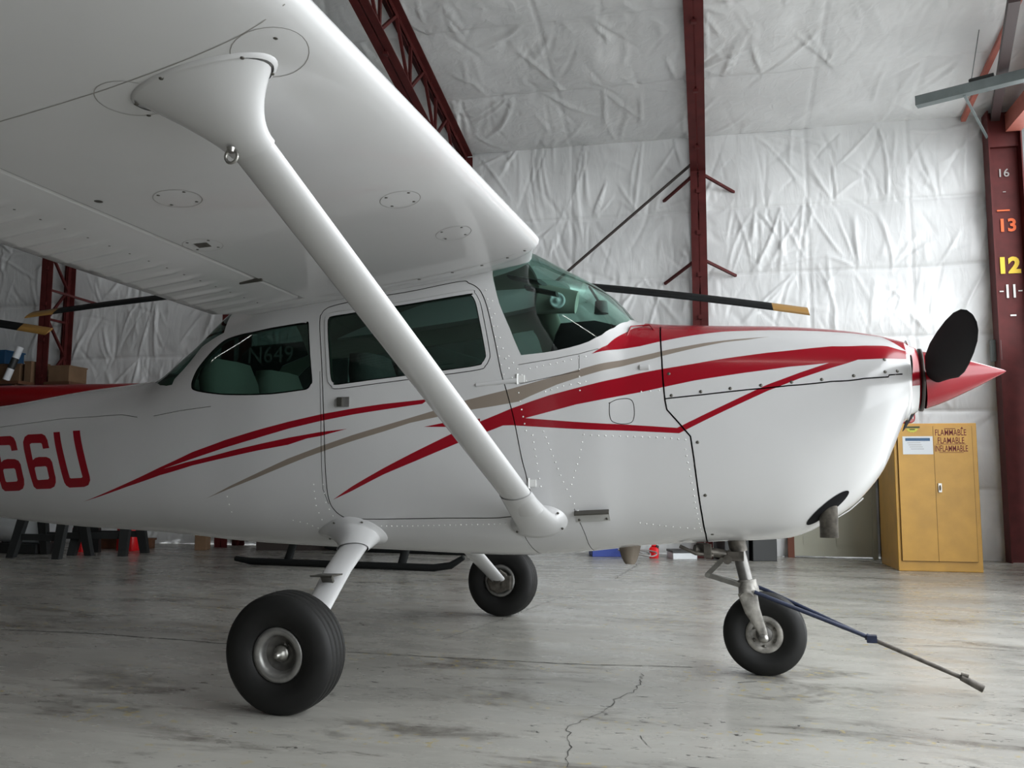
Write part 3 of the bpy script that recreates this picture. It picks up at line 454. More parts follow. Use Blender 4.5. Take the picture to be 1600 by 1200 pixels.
# jamb of the big doorway with its folded gate ironwork
t = thing('door_jamb', B(4.9,0.2,0), 'grey green jamb strip beside the bright doorway at the right edge', 'jamb')
m = MB(); m.bar(B(4.93,0.17,0), B(4.93,0.17,OPZ), 0.05, 0.05); m.build('post', GALV, t)
t = thing('folded_gate', B(4.80,0.6,0), 'black folded gate ironwork standing at the right edge beside the column', 'gate')
m = MB()
for o in (0.34, 0.46): m.bar(B(4.80,o,0.02), B(4.80,o,2.35), 0.04, 0.04)
m.bar(B(4.80,0.34,2.33), B(4.80,0.52,2.50), 0.03, 0.03); m.bar(B(4.80,0.34,0.05), B(4.80,0.46,0.05), 0.04, 0.04)
for z in (0.5,0.9,1.3,1.7,2.1): m.bar(B(4.80,0.34,z), B(4.80,0.46,z+0.2), 0.02, 0.02)
m.build('gate_frame', BLACKPL, t)
m = MB()
for k in range(9): m.prism([B(4.83,0.50+k*0.36,0.05), B(4.83,0.50+(k+1)*0.36-0.01,0.05), B(4.83,0.50+(k+1)*0.36-0.01,2.38), B(4.83,0.50+k*0.36,2.38)], HD*0.03)
m.build('light_blocking_panel', DARKP, t)  # panels added out of view to shade the lower wall and cabinet

# personnel door in the back wall
rz = Matrix.Rotation(WA, 3, 'Z')
def wbox(m, s0, s1, z0, z1, o0, o1, mi=0): m.prism([B(s0,o1,z0), B(s1,o1,z0), B(s1,o1,z1), B(s0,o1,z1)], HN*(o1-o0), mi)
D0, D1 = (2.349, 3.189)
m = MB(); wbox(m, D0, D1, 0.02, 2.05, 0.07, 0.12)
m.build('door_1', DOORM); do = bpy.data.objects['door_1']; structure(do)
for a, b in ((0.15,0.95),(1.1,1.9)):
    for q in (0.12, 0.54):
        m = MB(); W_ = D1-D0
        wbox(m, D0+W_*q, D0+W_*(q+0.34), a, b, 0.12, 0.126); m.build('door_panel', DOORM, do)
m = MB(); m.ell([B(D1-0.07,0.12,0.98), B(D1-0.07,0.16,0.98), B(D1-0.07,0.19,0.98)], [0.012, 0.02, 0.026]); m.build('door_knob', STEEL, do)
m = MB(); wbox(m, D0-0.07, D0, 0, 2.12, 0.06, 0.14); structure(m.build('trim_1', mat('door_frame_stain', (0.16,0.045,0.02,1), 0.6)))
m = MB(); wbox(m, D1, D1+0.05, 0, 2.12, 0.06, 0.14); wbox(m, D0-0.07, D1+0.05, 2.05, 2.12, 0.06, 0.14); structure(m.build('trim_2', DOORM))
t = thing('brown_post', B(D1+0.15,0.2,0), 'dark brown post standing between the cream door and the yellow cabinet', 'post')
m = MB(); wbox(m, D1+0.08, D1+0.24, 0, 2.3, 0.10, 0.24); m.build('post', DARKP, t)

# ceiling strip lights (their reflections streak the aeroplane)
for i, (s, o) in enumerate([(-6,10.6),(-1.5,10.6),(-10.5,10.6),(2.6,10.6)]):
    z = roofz(o)-0.75
    t = thing('strip_light', B(s,o,z), 'fluorescent strip light under the hangar ridge, %s of its row' % ({-10.5:'leftmost', -6:'second from left', -1.5:'third from left', 2.6:'rightmost'}[s],), 'light', 'hangar strip lights')
    m = MB(); m.bar(B(s-1.2,o,z+0.06), B(s+1.2,o,z+0.06), 0.12, 0.05); m.build('housing', PAPER, t)
    m = MB(); m.ell([B(s-1.17,o,z), B(s+1.17,o,z)], [0.019, 0.019], n=10); m.build('tube', TUBEM, t)

# ------------------------------------------------------------------ the aeroplane
PLANE = thing('aeroplane', (0,0,0), 'white high-wing light aeroplane with red and taupe stripes and a black propeller', 'aeroplane')
FKa = np.array(FK)
def pchip(xk, yk, x):
    x = np.atleast_1d(np.asarray(x, float)); h = np.diff(xk); d = np.diff(yk)/h; m = np.zeros(len(xk))
    for i in range(1, len(xk)-1):
        if d[i-1]*d[i] > 0:
            w1 = 2*h[i]+h[i-1]; w2 = h[i]+2*h[i-1]; m[i] = (w1+w2)/(w1/d[i-1]+w2/d[i])
    m[0] = d[0]; m[-1] = d[-1]; i = np.clip(np.searchsorted(xk, x)-1, 0, len(xk)-2); t = (x-xk[i])/h[i]
    return yk[i]*(1+2*t)*(1-t)**2+h[i]*m[i]*t*(1-t)**2+yk[i+1]*t*t*(3-2*t)+h[i]*m[i+1]*t*t*(t-1)
def surf(x, ph, side=-1):                                    # skin point at station x, angle ph from the top (0) to the belly (pi)
    x = np.clip(np.atleast_1d(np.asarray(x, float)), -5.3, 2.25); ph = np.atleast_1d(np.asarray(ph, float))
    zt, zb, zm, w, nt, nb = [pchip(FKa[:,0], FKa[:,j], x) for j in range(1, 7)]
    s, c = np.sin(ph), np.cos(ph); up = c > 0; h = np.where(up, zt-zm, zm-zb); n = np.where(up, nt, nb)
    r = ((np.abs(s)/w)**n+(np.abs(c)/h)**n)**(-1/n)
    return np.stack([x, side*r*s, zm+r*c], 1)
def surf_n(x, ph, side=-1):
    e = 2e-3; x = np.clip(np.atleast_1d(np.asarray(x, float)), -5.3+e, 2.25-e); ph = np.atleast_1d(np.asarray(ph, float))
    a = surf(x+e, ph, side)-surf(x-e, ph, side); b = surf(x, ph+e, side)-surf(x, ph-e, side)
    n = np.cross(a, b) if side > 0 else np.cross(b, a)
    n /= np.linalg.norm(n, axis=1)[:,None]+1e-12
    P = surf(x, ph, side); zm = pchip(FKa[:,0], FKa[:,3], x); out = np.stack([0*x, P[:,1], P[:,2]-zm], 1)
    n[(n*out).sum(1) < 0] *= -1
    return n
KV = 0.5
def dens(pts, step=0.02, closed=True):
    out = []; P = [np.array((x, p*KV)) for x, p in pts]; n = len(P)
    for i in range(n if closed else n-1):
        a, b = P[i], P[(i+1) % n]; k = max(1, int(np.linalg.norm(b-a)/step))
        out += [a+(b-a)*j/k for j in range(k)]
    if not closed: out.append(P[-1])
    return out
def smooth_loop(pts, closed=True, sub=4):                    # Catmull-Rom through the traced points
    P = [np.array(p) for p in pts]; n = len(P); out = []
    for i in range(n if closed else n-1):
        if closed: p0, p1, p2, p3 = P[i-1], P[i], P[(i+1) % n], P[(i+2) % n]
        else: p0, p1, p2, p3 = P[max(i-1,0)], P[i], P[i+1], P[min(i+2,n-1)]
        for j in range(sub):
            t = j/sub; out.append(0.5*((2*p1)+(-p0+p2)*t+(2*p0-5*p1+4*p2-p3)*t*t+(-p0+3*p1-3*p2+p3)*t**3))
    if not closed: out.append(P[-1])
    return [tuple(p) for p in out]
OL = dict(OUTLINE)
for k in ('sidewin', 'doorwin', 'doorwinframe', 'door'): OL[k] = smooth_loop(OL[k])
cl = OL['cowlline']; OL['cowl'] = [(cl[0][0], -0.0001)]+cl+[(cl[-1][0]+0.005, math.pi+1e-4), (2.26, math.pi+1e-4), (2.26, -0.0001)]
sp = OL['cowlsplit']; OL['cowlup'] = [(cl[0][0], -0.0001)]+[p for p in cl if p[1] < sp[0][1]]+sp+[(2.26, sp[-1][1]), (2.26, -0.0001)]
TEXTK = ['t1','t2','t3','h2','h3']
PAINTK = ['main','diag','spike','tailred1','tailred2','topred','taupe']
def pip(poly, X):
    P = np.array(poly); x, y = X[:,0], X[:,1]; c = np.zeros(len(X), bool); j = len(P)-1
    for i in range(len(P)):
        xi, yi, xj, yj = P[i,0], P[i,1], P[j,0], P[j,1]
        if yi != yj: c ^= ((yi > y) != (yj > y)) & (x < (xj-xi)*(y-yi)/(yj-yi)+xi)
        j = i
    return c
def skin(keys):
    V = []; E = []
    gx = np.unique(np.concatenate([np.arange(-5.3, -3.0, 0.1), np.arange(-3.0, 2.0, 0.045), np.arange(2.0, 2.25, 0.02), [2.25]])); gp = np.linspace(0, math.pi, 61)
    for x in gx:
        for p in gp: V.append((x, p*KV))
    V += []
    for k in keys:
        pts = [(min(max(p[0], -5.3), 2.25), min(max(p[1], 0), math.pi*KV)) for p in dens(OL[k])]
        b = len(V); V += pts; n = len(pts); E += [(b+i, b+(i+1) % n) for i in range(n)]
    r = delaunay_2d_cdt([Vector((float(a), float(b))) for a, b in V], E, [], 0, 2e-5)
    vv = np.array([(v.x, v.y) for v in r[0]]); ff = np.array([tuple(f) for f in r[2]])
    a = vv[ff[:,1]]-vv[ff[:,0]]; b = vv[ff[:,2]]-vv[ff[:,0]]; ar = np.abs(a[:,0]*b[:,1]-a[:,1]*b[:,0]); ff = ff[ar > 1e-9]
    vv[:,1] /= KV; cen = vv[ff].mean(1)
    return vv, ff, cen
vv, ff, cen = skin(['ws','rearwin','sidewin','doorwin','doorwinframe','door','cowl','cowlup']+PAINTK+TEXTK)
ins = {k: pip(OL[k], cen) for k in OL if k in ('ws','rearwin','sidewin','doorwin','doorwinframe','door','cowl','cowlup')+tuple(PAINTK)+tuple(TEXTK)}
red = np.zeros(len(cen), bool)
for k in PAINTK[:-1]: red |= ins[k]
txt = ins['t1'] | (ins['t2'] & ~ins['h2']) | (ins['t3'] & ~ins['h3'])
region = np.full(len(cen), 'fuselage', dtype=object)
region[ins['cowl']] = 'lower_cowling'; region[ins['cowlup'] & ins['cowl']] = 'upper_cowling'
region[ins['door']] = 'door'; region[ins['doorwinframe'] & ins['door']] = 'window_frame'; region[ins['sidewin']] = 'side_window'; region[ins['doorwin']] = 'door_window'
region[ins['rearwin']] = 'rear_window'; region[ins['ws']] = 'windshield'
def add_skin(m, mask, side, off=0.0, text=True, mats=True, flip=False):
    f = ff[mask]; used = np.unique(f); mp = -np.ones(len(vv), int); mp[used] = np.arange(len(used)); P = surf(vv[used,0], vv[used,1], side); Nn = surf_n(vv[used,0], vv[used,1], side)
    P = P+Nn*off; f = mp[f]
    a, b, c = P[f[:,0]], P[f[:,1]], P[f[:,2]]; g = np.cross(b-a, c-a); wrong = (g*Nn[f[:,0]]).sum(1) < 0
    f[wrong] = f[wrong][:, ::-1]
    if flip: f = f[:, ::-1]; Nn = -Nn
    mi = np.zeros(len(f), int)
    if mats:
        mi[ins['taupe'][mask]] = 2; mi[red[mask]] = 1
        if text and side < 0: mi[txt[mask]] = 1
    base = len(m.v); m.v += [tuple(p) for p in P.tolist()]; m.f += [tuple(base+int(i) for i in t) for t in f]; m.m += mi.tolist(); m.sm += [True]*len(f)
    for i, n in enumerate(Nn.tolist()): m.n[base+i] = tuple(n)
def ribbon(m, pts, w, mi, side=-1, off=0.0009, closed=False, step=0.03):
    d = dens(pts, step, closed); P2 = np.array([(p[0], p[1]/KV) for p in d]); X = surf(P2[:,0], P2[:,1], side); N = surf_n(P2[:,0], P2[:,1], side); X = X+N*off; n = len(X)
    T = (np.roll(X, -1, 0)-np.roll(X, 1, 0)) if closed else np.gradient(X, axis=0); S = np.cross(N, T); S /= np.linalg.norm(S, axis=1)[:,None]+1e-12
    A, Bq = X+S*w/2, X-S*w/2; rgs = [(i, (i+1) % n) for i in range(n if closed else n-1)]
    m.add(list(A)+list(Bq), [(i, j, n+j, n+i) for i, j in rgs], mi, True, list(N)+list(N))
def rivets(m, pts, mi, side=-1, gap=0.026, r=0.0036, h=0.0024):
    P2 = np.array([(p[0], p[1]/KV) for p in dens(pts, gap, False)]); X = surf(P2[:,0], P2[:,1], side); N = surf_n(P2[:,0], P2[:,1], side)
    for x, n in zip(X, N): m.lathe([(0,r),(h*0.8,r*0.7),(h,0.0001)], x, n, 7, mi)
def screw(m, p, mi, side=-1, r=0.007):
    X = surf(p[0], p[1], side)[0]; N = surf_n(p[0], p[1], side)[0]; m.lathe([(0,r),(0.0018,r*0.9),(0.002,0.0001)], X, N, 12, mi)
MATS = [WHITE, RED, TAUPE, SEAM, RIVET, SCREW, SEAML]
RV = {k: v for k, v in OUTLINE.items() if k.startswith('rv')}
COWLR = ('rv4x',)
fus = MB(); doors = {}; PARTS = {}
for side in (-1, 1):
    add_skin(fus, region == 'fuselage', side)
    ribbon(fus, OL['door'], 0.0035, 3, side, closed=True); ribbon(fus, OL['cowlline'], 0.006, 3, side)
    for k in ('line_a','line_f','line_h','line_b','line_c'): ribbon(fus, OL[k], 0.002, 6, side)
    ribbon(fus, smooth_loop(OL['line_d'], False), 0.002, 6, side); ribbon(fus, smooth_loop(OL['line_e'], False), 0.002, 6, side); ribbon(fus, smooth_loop(OL['oval']), 0.0025, 6, side, closed=True)
    ribbon(fus, OL['sidewin'], 0.006, 3, side, closed=True)
    if side < 0:
        for k, v in RV.items(): rivets(fus, v, 4, side)
lo = MB(); up = MB()
for side in (-1, 1):
    add_skin(lo, region == 'lower_cowling', side); add_skin(up, region == 'upper_cowling', side)
    ribbon(up, OL['cowlsplit'], 0.005, 3, side)
    S_ = OUTLINE['screws']
    for p in S_[:9]+[S_[9], S_[13]]: screw(up, p, 5, side)
    for p in S_[10:13]: screw(lo, p, 5, side)
# nose bowl front face and the neck behind the spinner
PH = np.linspace(0, 2*math.pi, 49)[:-1]
def ring(x, sc=1.0, dz=0.0):
    q = []
    for p in PH:
        s_, pp = (-1, p) if p <= math.pi else (1, 2*math.pi-p); v = surf(2.25, pp, s_)[0]; zc = 1.285
        q.append(Vector((x, v[1]*sc, zc+(v[2]-zc)*sc+dz)))
    return q
HUBZ = 1.290; HX = 2.345
nb = MB(); nb.loft([ring(2.25), ring(2.262, 0.97), ring(2.268, 0.90)], 0, False)
circ = lambda x, r, z=HUBZ: [Vector((x, -math.sin(p)*r, z+math.cos(p)*r)) for p in PH]
nb.loft([ring(2.268, 0.90), circ(2.275, 0.175), circ(2.285, 0.15), circ(2.312, 0.140)], 0, False)
for q in (-1, 1): nb.ell([(2.270, q*0.205, 1.33), (2.2735, q*0.205, 1.33)], [(0.045, 0.06)]*2, 3, 20)
nb.loft([circ(2.312, 0.14), circ(2.313, 0.02)], 3, False)
nb.m = [1 if (mi == 0 and sum(nb.v[i][2] for i in f)/len(f) > (1.255 if sum(nb.v[i][0] for i in f)/len(f) > 2.2692 else 1.36)) else mi for f, mi in zip(nb.f, nb.m)]
nb.build('nose_bowl', [WHITE, RED, TAUPE, SEAM], PLANE)
FUS = fus.build('fuselage', MATS, PLANE); lo.build('lower_cowling', MATS, PLANE); up.build('upper_cowling', MATS, PLANE)
m = MB()
for side in (-1, 1): add_skin(m, region == 'windshield', side, mats=False)
m.build('windshield', GLASS, PLANE)
m = MB()
for side in (-1, 1): add_skin(m, region == 'rear_window', side, mats=False)
m.build('rear_window', GLASSD, PLANE)
for side in (-1, 1):
    m = MB(); add_skin(m, region == 'side_window', side, mats=False); m.build('side_window', GLASSD, PLANE)
    m = MB(); add_skin(m, region == 'door', side)
    if side < 0:
        rivets(m, [(0.62,1.02),(0.70,1.19)], 4, side)
    ribbon(m, OL['doorwinframe'], 0.005, 3, side, closed=True)
    d = m.build('door', MATS, PLANE)
    m = MB(); add_skin(m, region == 'window_frame', side, 0.004); ribbon(m, OL['doorwin'], 0.004, 3, side, 0.0045, closed=True); m.build('window_frame', MATS, d)
    m = MB(); add_skin(m, region == 'door_window', side, mats=False); m.build('window', GLASSD, d)
    Pt = OUTLINE['pts']
    hp = surf(*Pt[1], side)[0]; hn_ = surf_n(*Pt[1], side)[0]; hp = Vector(hp); hv = Vector(hn_)
    m = MB(); m.box(hp+hv*0.003, (0.062, 0.008, 0.045)); m.box(hp+hv*0.008+Vector((-0.016,0,0)), (0.026, 0.014, 0.038), None, 1); m.build('door_handle', [ALU, SCREW], d)
    hg = Vector(surf(0.60, 1.20, side)[0]); m = MB(); m.ell([Vector(surf(0.47,1.205,side)[0]), Vector(surf(0.66,1.185,side)[0])], [(0.008,0.006),(0.012,0.008)], n=10); m.build('door_stay', WHITE, d)
    for q in (Pt[3], Pt[9]):
        c = Vector(surf(*q, side)[0]); m = MB(); m.ell([c+Vector((0.0,0,-0.022)), c+Vector((0,0,0.022))], [0.006, 0.006], n=8); m.box(c+Vector((0.018,0,0)), (0.03,0.006,0.03)); m.build('hinge', RIVET, d)
# cabin lining, inside faces of the shell
m = MB(); lin = np.isin(region, ['fuselage','door','window_frame']) & (cen[:,0] > -1.46) & (cen[:,0] < 1.14)
for side in (-1, 1): add_skin(m, lin, side, -0.018, mats=False, flip=True)
for x in (-1.46, 1.13):
    rr = [Vector(surf(x, p if p <= math.pi else 2*math.pi-p, -1 if p <= math.pi else 1)[0])*1.0 for p in PH]; c = Vector((x,0,1.05)); m.poly([c+(r-c)*0.97 for r in rr], 0)
m.poly([(-1.4,-0.28,0.70),(1.1,-0.33,0.70),(1.1,0.33,0.70),(-1.4,0.28,0.70)])
m.build('cabin_lining', LINER, PLANE)
# seats
def seat(x, y, w, mseat):
    m = MB()
    m.loft([[Vector((x+a, y+b*w, 0.80+c)) for a, c in ((-0.22,0),(0.24,0.03),(0.26,0.10),(0.20,0.14),(-0.20,0.10))] for b in (-1,-0.9,0,0.9,1)], 0, True)
    s_ = m.build('seat', mseat, PLANE)
    m = MB(); prof = [(0.0,-0.30,0.88),(0.5,-0.36,1.15),(0.85,-0.40,1.36),(1.0,-0.42,1.46)]
    m.loft([[Vector((x+dx+a, y+w*b*(0.95 if z < 1.4 else 0.7), z)) for a, b in ((0.05,-0.9),(0.07,0),(0.05,0.9),(0,1),(-0.05,0.9),(-0.07,0),(-0.05,-0.9),(0,-1))] for t_, dx, z in prof], 0, True)
    m.build('seat_back', mseat, s_)
    m = MB(); m.box((x-0.05, y, 0.73), (0.4, w*1.6, 0.12)); m.build('seat_base', DARKP, s_)
for y in (-0.24, 0.24): seat(0.22, y, 0.20, SEATM)
for y in (-0.24, 0.24): seat(-0.62, y, 0.22, SEATL)
m = MB(); m.loft([[Vector((x, y*hw, z)) for y, z in ((-1, 1.02),(-1, zt-0.10),(-0.75, zt),(0.75, zt),(1, zt-0.10),(1, 1.02))] for x, hw, zt in ((0.76,0.36,1.52),(0.79,0.38,1.57),(0.95,0.38,1.575),(1.07,0.34,1.545))], 0, True); ip = m.build('instrument_panel', BLACKP, PLANE)
for y in (-0.25, 0.25):
    m = MB(); m.ell([(0.80,y,1.22),(0.62,y,1.22)], [0.012, 0.012], n=10)
    for q in (-1, 1): m.ell([(0.62,y,1.22),(0.61,y+q*0.08,1.19),(0.61,y+q*0.13,1.25),(0.61,y+q*0.14,1.33)], [0.014]*4, n=10)
    m.build('control_yoke', BLACKPL, PLANE)
# far door post trim, cabin air vent and compass seen through the windshield
for q in (1,):
    m = MB(); m.ell([(0.50,q*0.40,1.86),(0.56,q*0.43,1.70),(0.64,q*0.46,1.50),(0.70,q*0.485,1.30),(0.72,q*0.49,1.1)], [(0.05,0.02),(0.045,0.018),(0.04,0.018),(0.045,0.018),(0.05,0.018)], a0=(1,0,0)); m.build('door_post_trim', LINER, PLANE)
    m = MB(); m.ell([(0.50,q*0.36,1.83),(0.72,q*0.32,1.79)], [(0.085,0.03),(0.06,0.02)], a0=(0,0,1)); vt = m.build('air_vent', SEATL, PLANE)
    m = MB(); m.lathe([(0,0.042),(0.02,0.042),(0.02,0.03),(0.012,0.028),(0.012,0.014),(0.03,0.012),(0.03,0.0001)], (0.62, q*0.30, 1.80), (0.1,-q,0), 24); m.build('vent_knob', PAPER, vt)
m = MB(); m.ell([(0.92,0.0,1.66),(0.92,0.0,1.72)], [0.035, 0.03]); m.ell([(0.92,0,1.70),(0.86,0,1.80)], [0.006,0.006], n=8); m.build('compass', BLACKPL, PLANE)
for q in (-1, 1): m = MB(); m.ell([(0.50,q*0.12,1.84),(0.66,q*0.14,1.80)], [(0.01,0.06)]*2, a0=(0,0,1)); m.build('sun_visor', BLACKPL, PLANE)

# ------------------------------------------------------------------ wings
def naca(u):                                                  # upper and lower ordinates (fraction of chord) of a 2412-like section
    t = 0.12; yt = 5*t*(0.2969*np.sqrt(u)-0.1260*u-0.3516*u**2+0.2843*u**3-0.1036*u**4); mm, pp = 0.02, 0.4
    yc = np.where(u < pp, mm/pp**2*(2*pp*u-u*u), mm/(1-pp)**2*((1-2*pp)+2*pp*u-u*u)); return yc+yt, yc-yt
XLE, XTE, ZLE, ZTE = 0.765, -0.862, 1.898, 1.652
def wing_frame(y):                                            # leading edge, trailing edge at span station |y|
    a = abs(y); k = max(0.0, (a-2.6)/2.9); xl = XLE-0.10*k; xt = XTE+0.42*k; dz = 0.030*(a-0.55)+0.01*k
    return Vector((xl, y, ZLE+dz)), Vector((xt, y, ZTE+dz+0.01*k))
def wing_pt(y, u, v):                                         # v = ordinate fraction
    l, t_ = wing_frame(y); c = (t_-l); L = c.length; d = c/L; nrm = Vector((-d.z, 0, d.x)); nrm = nrm if nrm.z > 0 else -nrm
    return l+c*u+nrm*(v*L)
def lower(x, y):
    l, t_ = wing_frame(y); u = (l.x-x)/(l.x-t_.x); return wing_pt(y, u, float(naca(np.array(u))[1]))
def section(y, u0=0.0, u1=1.0, n=26, shrink=1.0):
    b = np.linspace(0, math.pi, n); uu = u0+(u1-u0)*(0.5-0.5*np.cos(b)); up_, lo_ = naca(uu); q = []
    for u, v in list(zip(uu, lo_))[::-1]: q.append((u, v))
    for u, v in list(zip(uu, up_))[1:]: q.append((u, v))
    uc = 0.4; return [wing_pt(y, uc+(u-uc)*shrink, v*shrink) for u, v in q]
HU = 0.700                                                    # the flap and aileron gap, fraction of chord
def make_wing(sd):
    m = MB()
    ys = [0.40,0.50,0.525,0.535,0.54,0.60]+list(np.arange(0.7,2.65,0.15))+[2.66,2.7]
    def clipsec(y, shrink=1.0):
        q = section(y, 0, HU, 26, shrink); return q
    full = lambda y, s=1.0: section(y, 0, 1, 30, s)
    # root stub, full chord
    m.loft([full(sd*0.36, 0.86), full(sd*0.50, 0.93), full(sd*0.53, 0.975), full(sd*0.545, 0.995), full(sd*0.56, 1.0), full(sd*0.60, 1.0)], 0, True)
    m.loft([clipsec(sd*y) for y in [0.60]+list(np.arange(0.75, 5.3, 0.15))+[5.3]], 0, True)
    m.loft([full(sd*5.30), full(sd*5.40, 0.98), full(sd*5.46, 0.93), full(sd*5.50, 0.80), full(sd*5.52, 0.6)], 0, True)
    w = m
    def wl(pts, wd, mi, off=0.0008):                          # thin line along the lower skin, pts (x, y)
        out = []
        for a, b in zip(pts[:-1], pts[1:]):
            k = max(1, int(math.hypot(b[0]-a[0], b[1]-a[1])/0.06)); out += [(a[0]+(b[0]-a[0])*j/k, a[1]+(b[1]-a[1])*j/k) for j in range(k)]
        out.append(pts[-1]); P = [lower(x, sd*y)-Vector((0,0,off)) for x, y in out]
        for a, b in zip(P[:-1], P[1:]):
            d = (b-a).normalized(); n = Vector((-d.y, d.x, 0)).normalized()*wd/2; w.add([a-n, b-n, b+n, a+n], [(0,1,2,3)], mi, False)
    def wdisc(x, y, r, mi):
        c = lower(x, sd*y); w.lathe([(0,r),(0.0012,r*0.9),(0.0013,0.0001)], c, (0,0,-1), 14, mi)
    def cover(x, y, r, ns=4, ph=0.6):
        wl([(x+r*math.cos(2*math.pi*k/36), y+r*math.sin(2*math.pi*k/36)) for k in range(37)], 0.0022, 1)
        for k in range(ns): a = ph+2*math.pi*k/ns; wdisc(x+(r-0.014)*math.cos(a), y+(r-0.014)*math.sin(a), 0.0055, 2)
    wl([(0.735,2.545),(0.60,2.53),(0.2,2.505),(-0.35,2.49)], 0.003, 1); wl([(0.71,0.60),(0.3,0.60),(-0.3,0.60)], 0.003, 1)
    cover(-0.091,1.861,0.075); cover(-0.301,1.448,0.072); cover(0.511,1.457,0.070); cover(0.542,1.03,0.070)
    wl([(0.62+0.09*math.cos(a), 2.43+0.10*math.sin(a)) for a in np.linspace(0,2*math.pi,30)], 0.0022, 1); wl([(0.22+0.08*math.cos(a), 2.44+0.09*math.sin(a)) for a in np.linspace(0,2*math.pi,30)], 0.0022, 1)
    wdisc(0.66,2.47,0.006,2); wdisc(-0.318,1.957,0.014,2); wdisc(0.20,2.35,0.006,2)
    for x in (0.70,0.62,0.5,0.36,0.2,0.0,-0.15): wdisc(x,0.585,0.008,2)
    cx, cy = -0.301, 1.448; P = [lower(cx+a, sd*(cy+b))-Vector((0,0,0.0012)) for a, b in ((-0.03,-0.02),(0.02,-0.028),(0.03,0.02),(-0.02,0.028))]; w.add(P, [(0,1,2,3)], 3, False)
    for k in range(14): pass
    W_ = w.build('wing', [WHITE, SEAML, SCREW, DIRTY], PLANE)
    # flap and aileron: rounded nose behind the gap, beaded skins
    def surface(name, y0, y1, droop, beads):
        m = MB(); ny = int((y1-y0)/0.0125); rings = []
        uu = list(np.linspace(1.0, HU+0.03, 11))+[HU+0.022, HU+0.017, HU+0.014]
        for i in range(ny+1):
            y = y0+(y1-y0)*i/ny; q = []
            bead = 0.0068*max(0.0, math.cos(2*math.pi*(y-y0)/0.105))**2 if beads else 0.0
            for u in uu:
                a, b = naca(np.array(u)); p = wing_pt(sd*y, u, float(b)-droop*(u-HU)+0.0030*max(0.0, 1-(u-HU)/0.07)); k = (u-HU)/(1-HU)
                q.append(p-Vector((0,0,bead*(1 if 0.42 < k < 0.97 else 0))))
            a0, b0_ = naca(np.array(HU+0.014))
            for t in (0.25, 0.5, 0.75):                       # rounded nose
                v = 0.0028+float(b0_)+(float(a0)-float(b0_))*t*0.75; q.append(wing_pt(sd*y, HU+0.014-0.009*math.sin(math.pi*t), v-droop*0.0))
            for u in uu[::-1]:
                a, b = naca(np.array(u)); k = (u-HU-0.014)/(1-HU-0.014); q.append(wing_pt(sd*y, u, float(b)+(float(a)-float(b))*(0.75+0.25*k)*0.98+0.0005-droop*(u-HU)))
            rings.append(q)
        m.loft(rings, 0, True)
        kx = HU+(1-HU)*0.42; y = y0+0.05
        while y < y1:
            p = wing_pt(sd*y, kx, float(naca(np.array(kx))[1])-droop*(kx-HU)); m.lathe([(0,0.0045),(0.0012,0.004),(0.0013,0.0001)], p, (0,0,-1), 8, 1); y += 0.105
        for yy in ((y0+0.35), (y1-0.35)):
            p = wing_pt(sd*yy, HU+0.045, float(naca(np.array(HU+0.045))[1])); m.bar(p+Vector((0.09,0,0.004)), p+Vector((-0.02,0,-0.004)), 0.010, 0.014, (0,0,1), 1)
        m.build(name, [WHITE, SCREW], W_)
    surface('flap', 0.62, 2.66, 0.03, True); surface('aileron', 2.68, 5.28, 0.0, True)
    # lift strut with its two cuffs
    lowp = Vector((0.735, sd*0.555, 0.700)); upp = Vector((0.43, sd*2.42, lower(0.43, sd*2.42).z-0.005)); ax = (upp-lowp).normalized()
    m = MB(); A0 = (1,0,0)
    ts = [0.02, 0.1, 0.3, 0.5, 0.7, 0.9, 0.97]; m.ell([lowp.lerp(upp, t) for t in ts], [(0.068,0.030)]*len(ts), a0=A0, n=28)
    st = m.build('wing_strut', WHITE, PLANE)
    def ringe(c, a, b, ra, rb, n=36): return [c+a*ra*math.cos(2*math.pi*k/n)+b*rb*math.sin(2*math.pi*k/n) for k in range(n)]
    fx = (Vector((1,0,0))-ax*ax.x).normalized(); fb = ax.cross(fx)
    if True:
        top = Vector((0.415, sd*2.41, lower(0.415, sd*2.41).z)); X1 = Vector((1,0,0.13)).normalized(); Y1 = Vector((0,1,0)); m = MB(); rg = []
        p0 = lowp.lerp(upp, 0.905)
        for t in np.linspace(0, 1, 12):
            e = t**1.7; c = p0.lerp(top, t); c = c+Vector((0,0,-0.008*math.sin(math.pi*t))); a = fx.lerp(X1, t).normalized(); b = fb.lerp(Y1 if fb.y > 0 else -Y1, t**0.8).normalized()
            rg.append(ringe(c, a, b, 0.073+(0.198-0.073)*e, 0.035+(0.092-0.035)*e))
        m.loft(rg, 0, True)
        rim = MB(); 
        ra, rb = 0.205, 0.098; m.loft([[lower(top.x+ra*math.cos(a), top.y+rb*math.sin(a))-Vector((0,0,h)) for a in np.linspace(0, 2*math.pi, 41)[:-1]] for h, ra, rb in ((0.0,0.205,0.098),(0.005,0.203,0.096),(0.009,0.195,0.090))], 0, False)
        for a in (0.5, 1.4, 2.6, 3.3, 4.4, 5.6): c = lower(top.x+0.194*math.cos(a), top.y+0.088*math.sin(a))-Vector((0,0,0.007)); m.lathe([(0,0.006),(0.003,0.005),(0.0031,0.0001)], c, (0,0,-1), 10, 1)
        m.build('upper_cuff', [WHITE, SCREW], st)
        c = lowp.lerp(upp, 0.922)+Vector((-0.022, sd*0.022, -0.034)); pts = [c+Vector((0.018*math.cos(a), 0, 0.018*math.sin(a)))+Vector((0,-sd*0.002,-0.022)) for a in np.linspace(0, 2*math.pi, 17)]
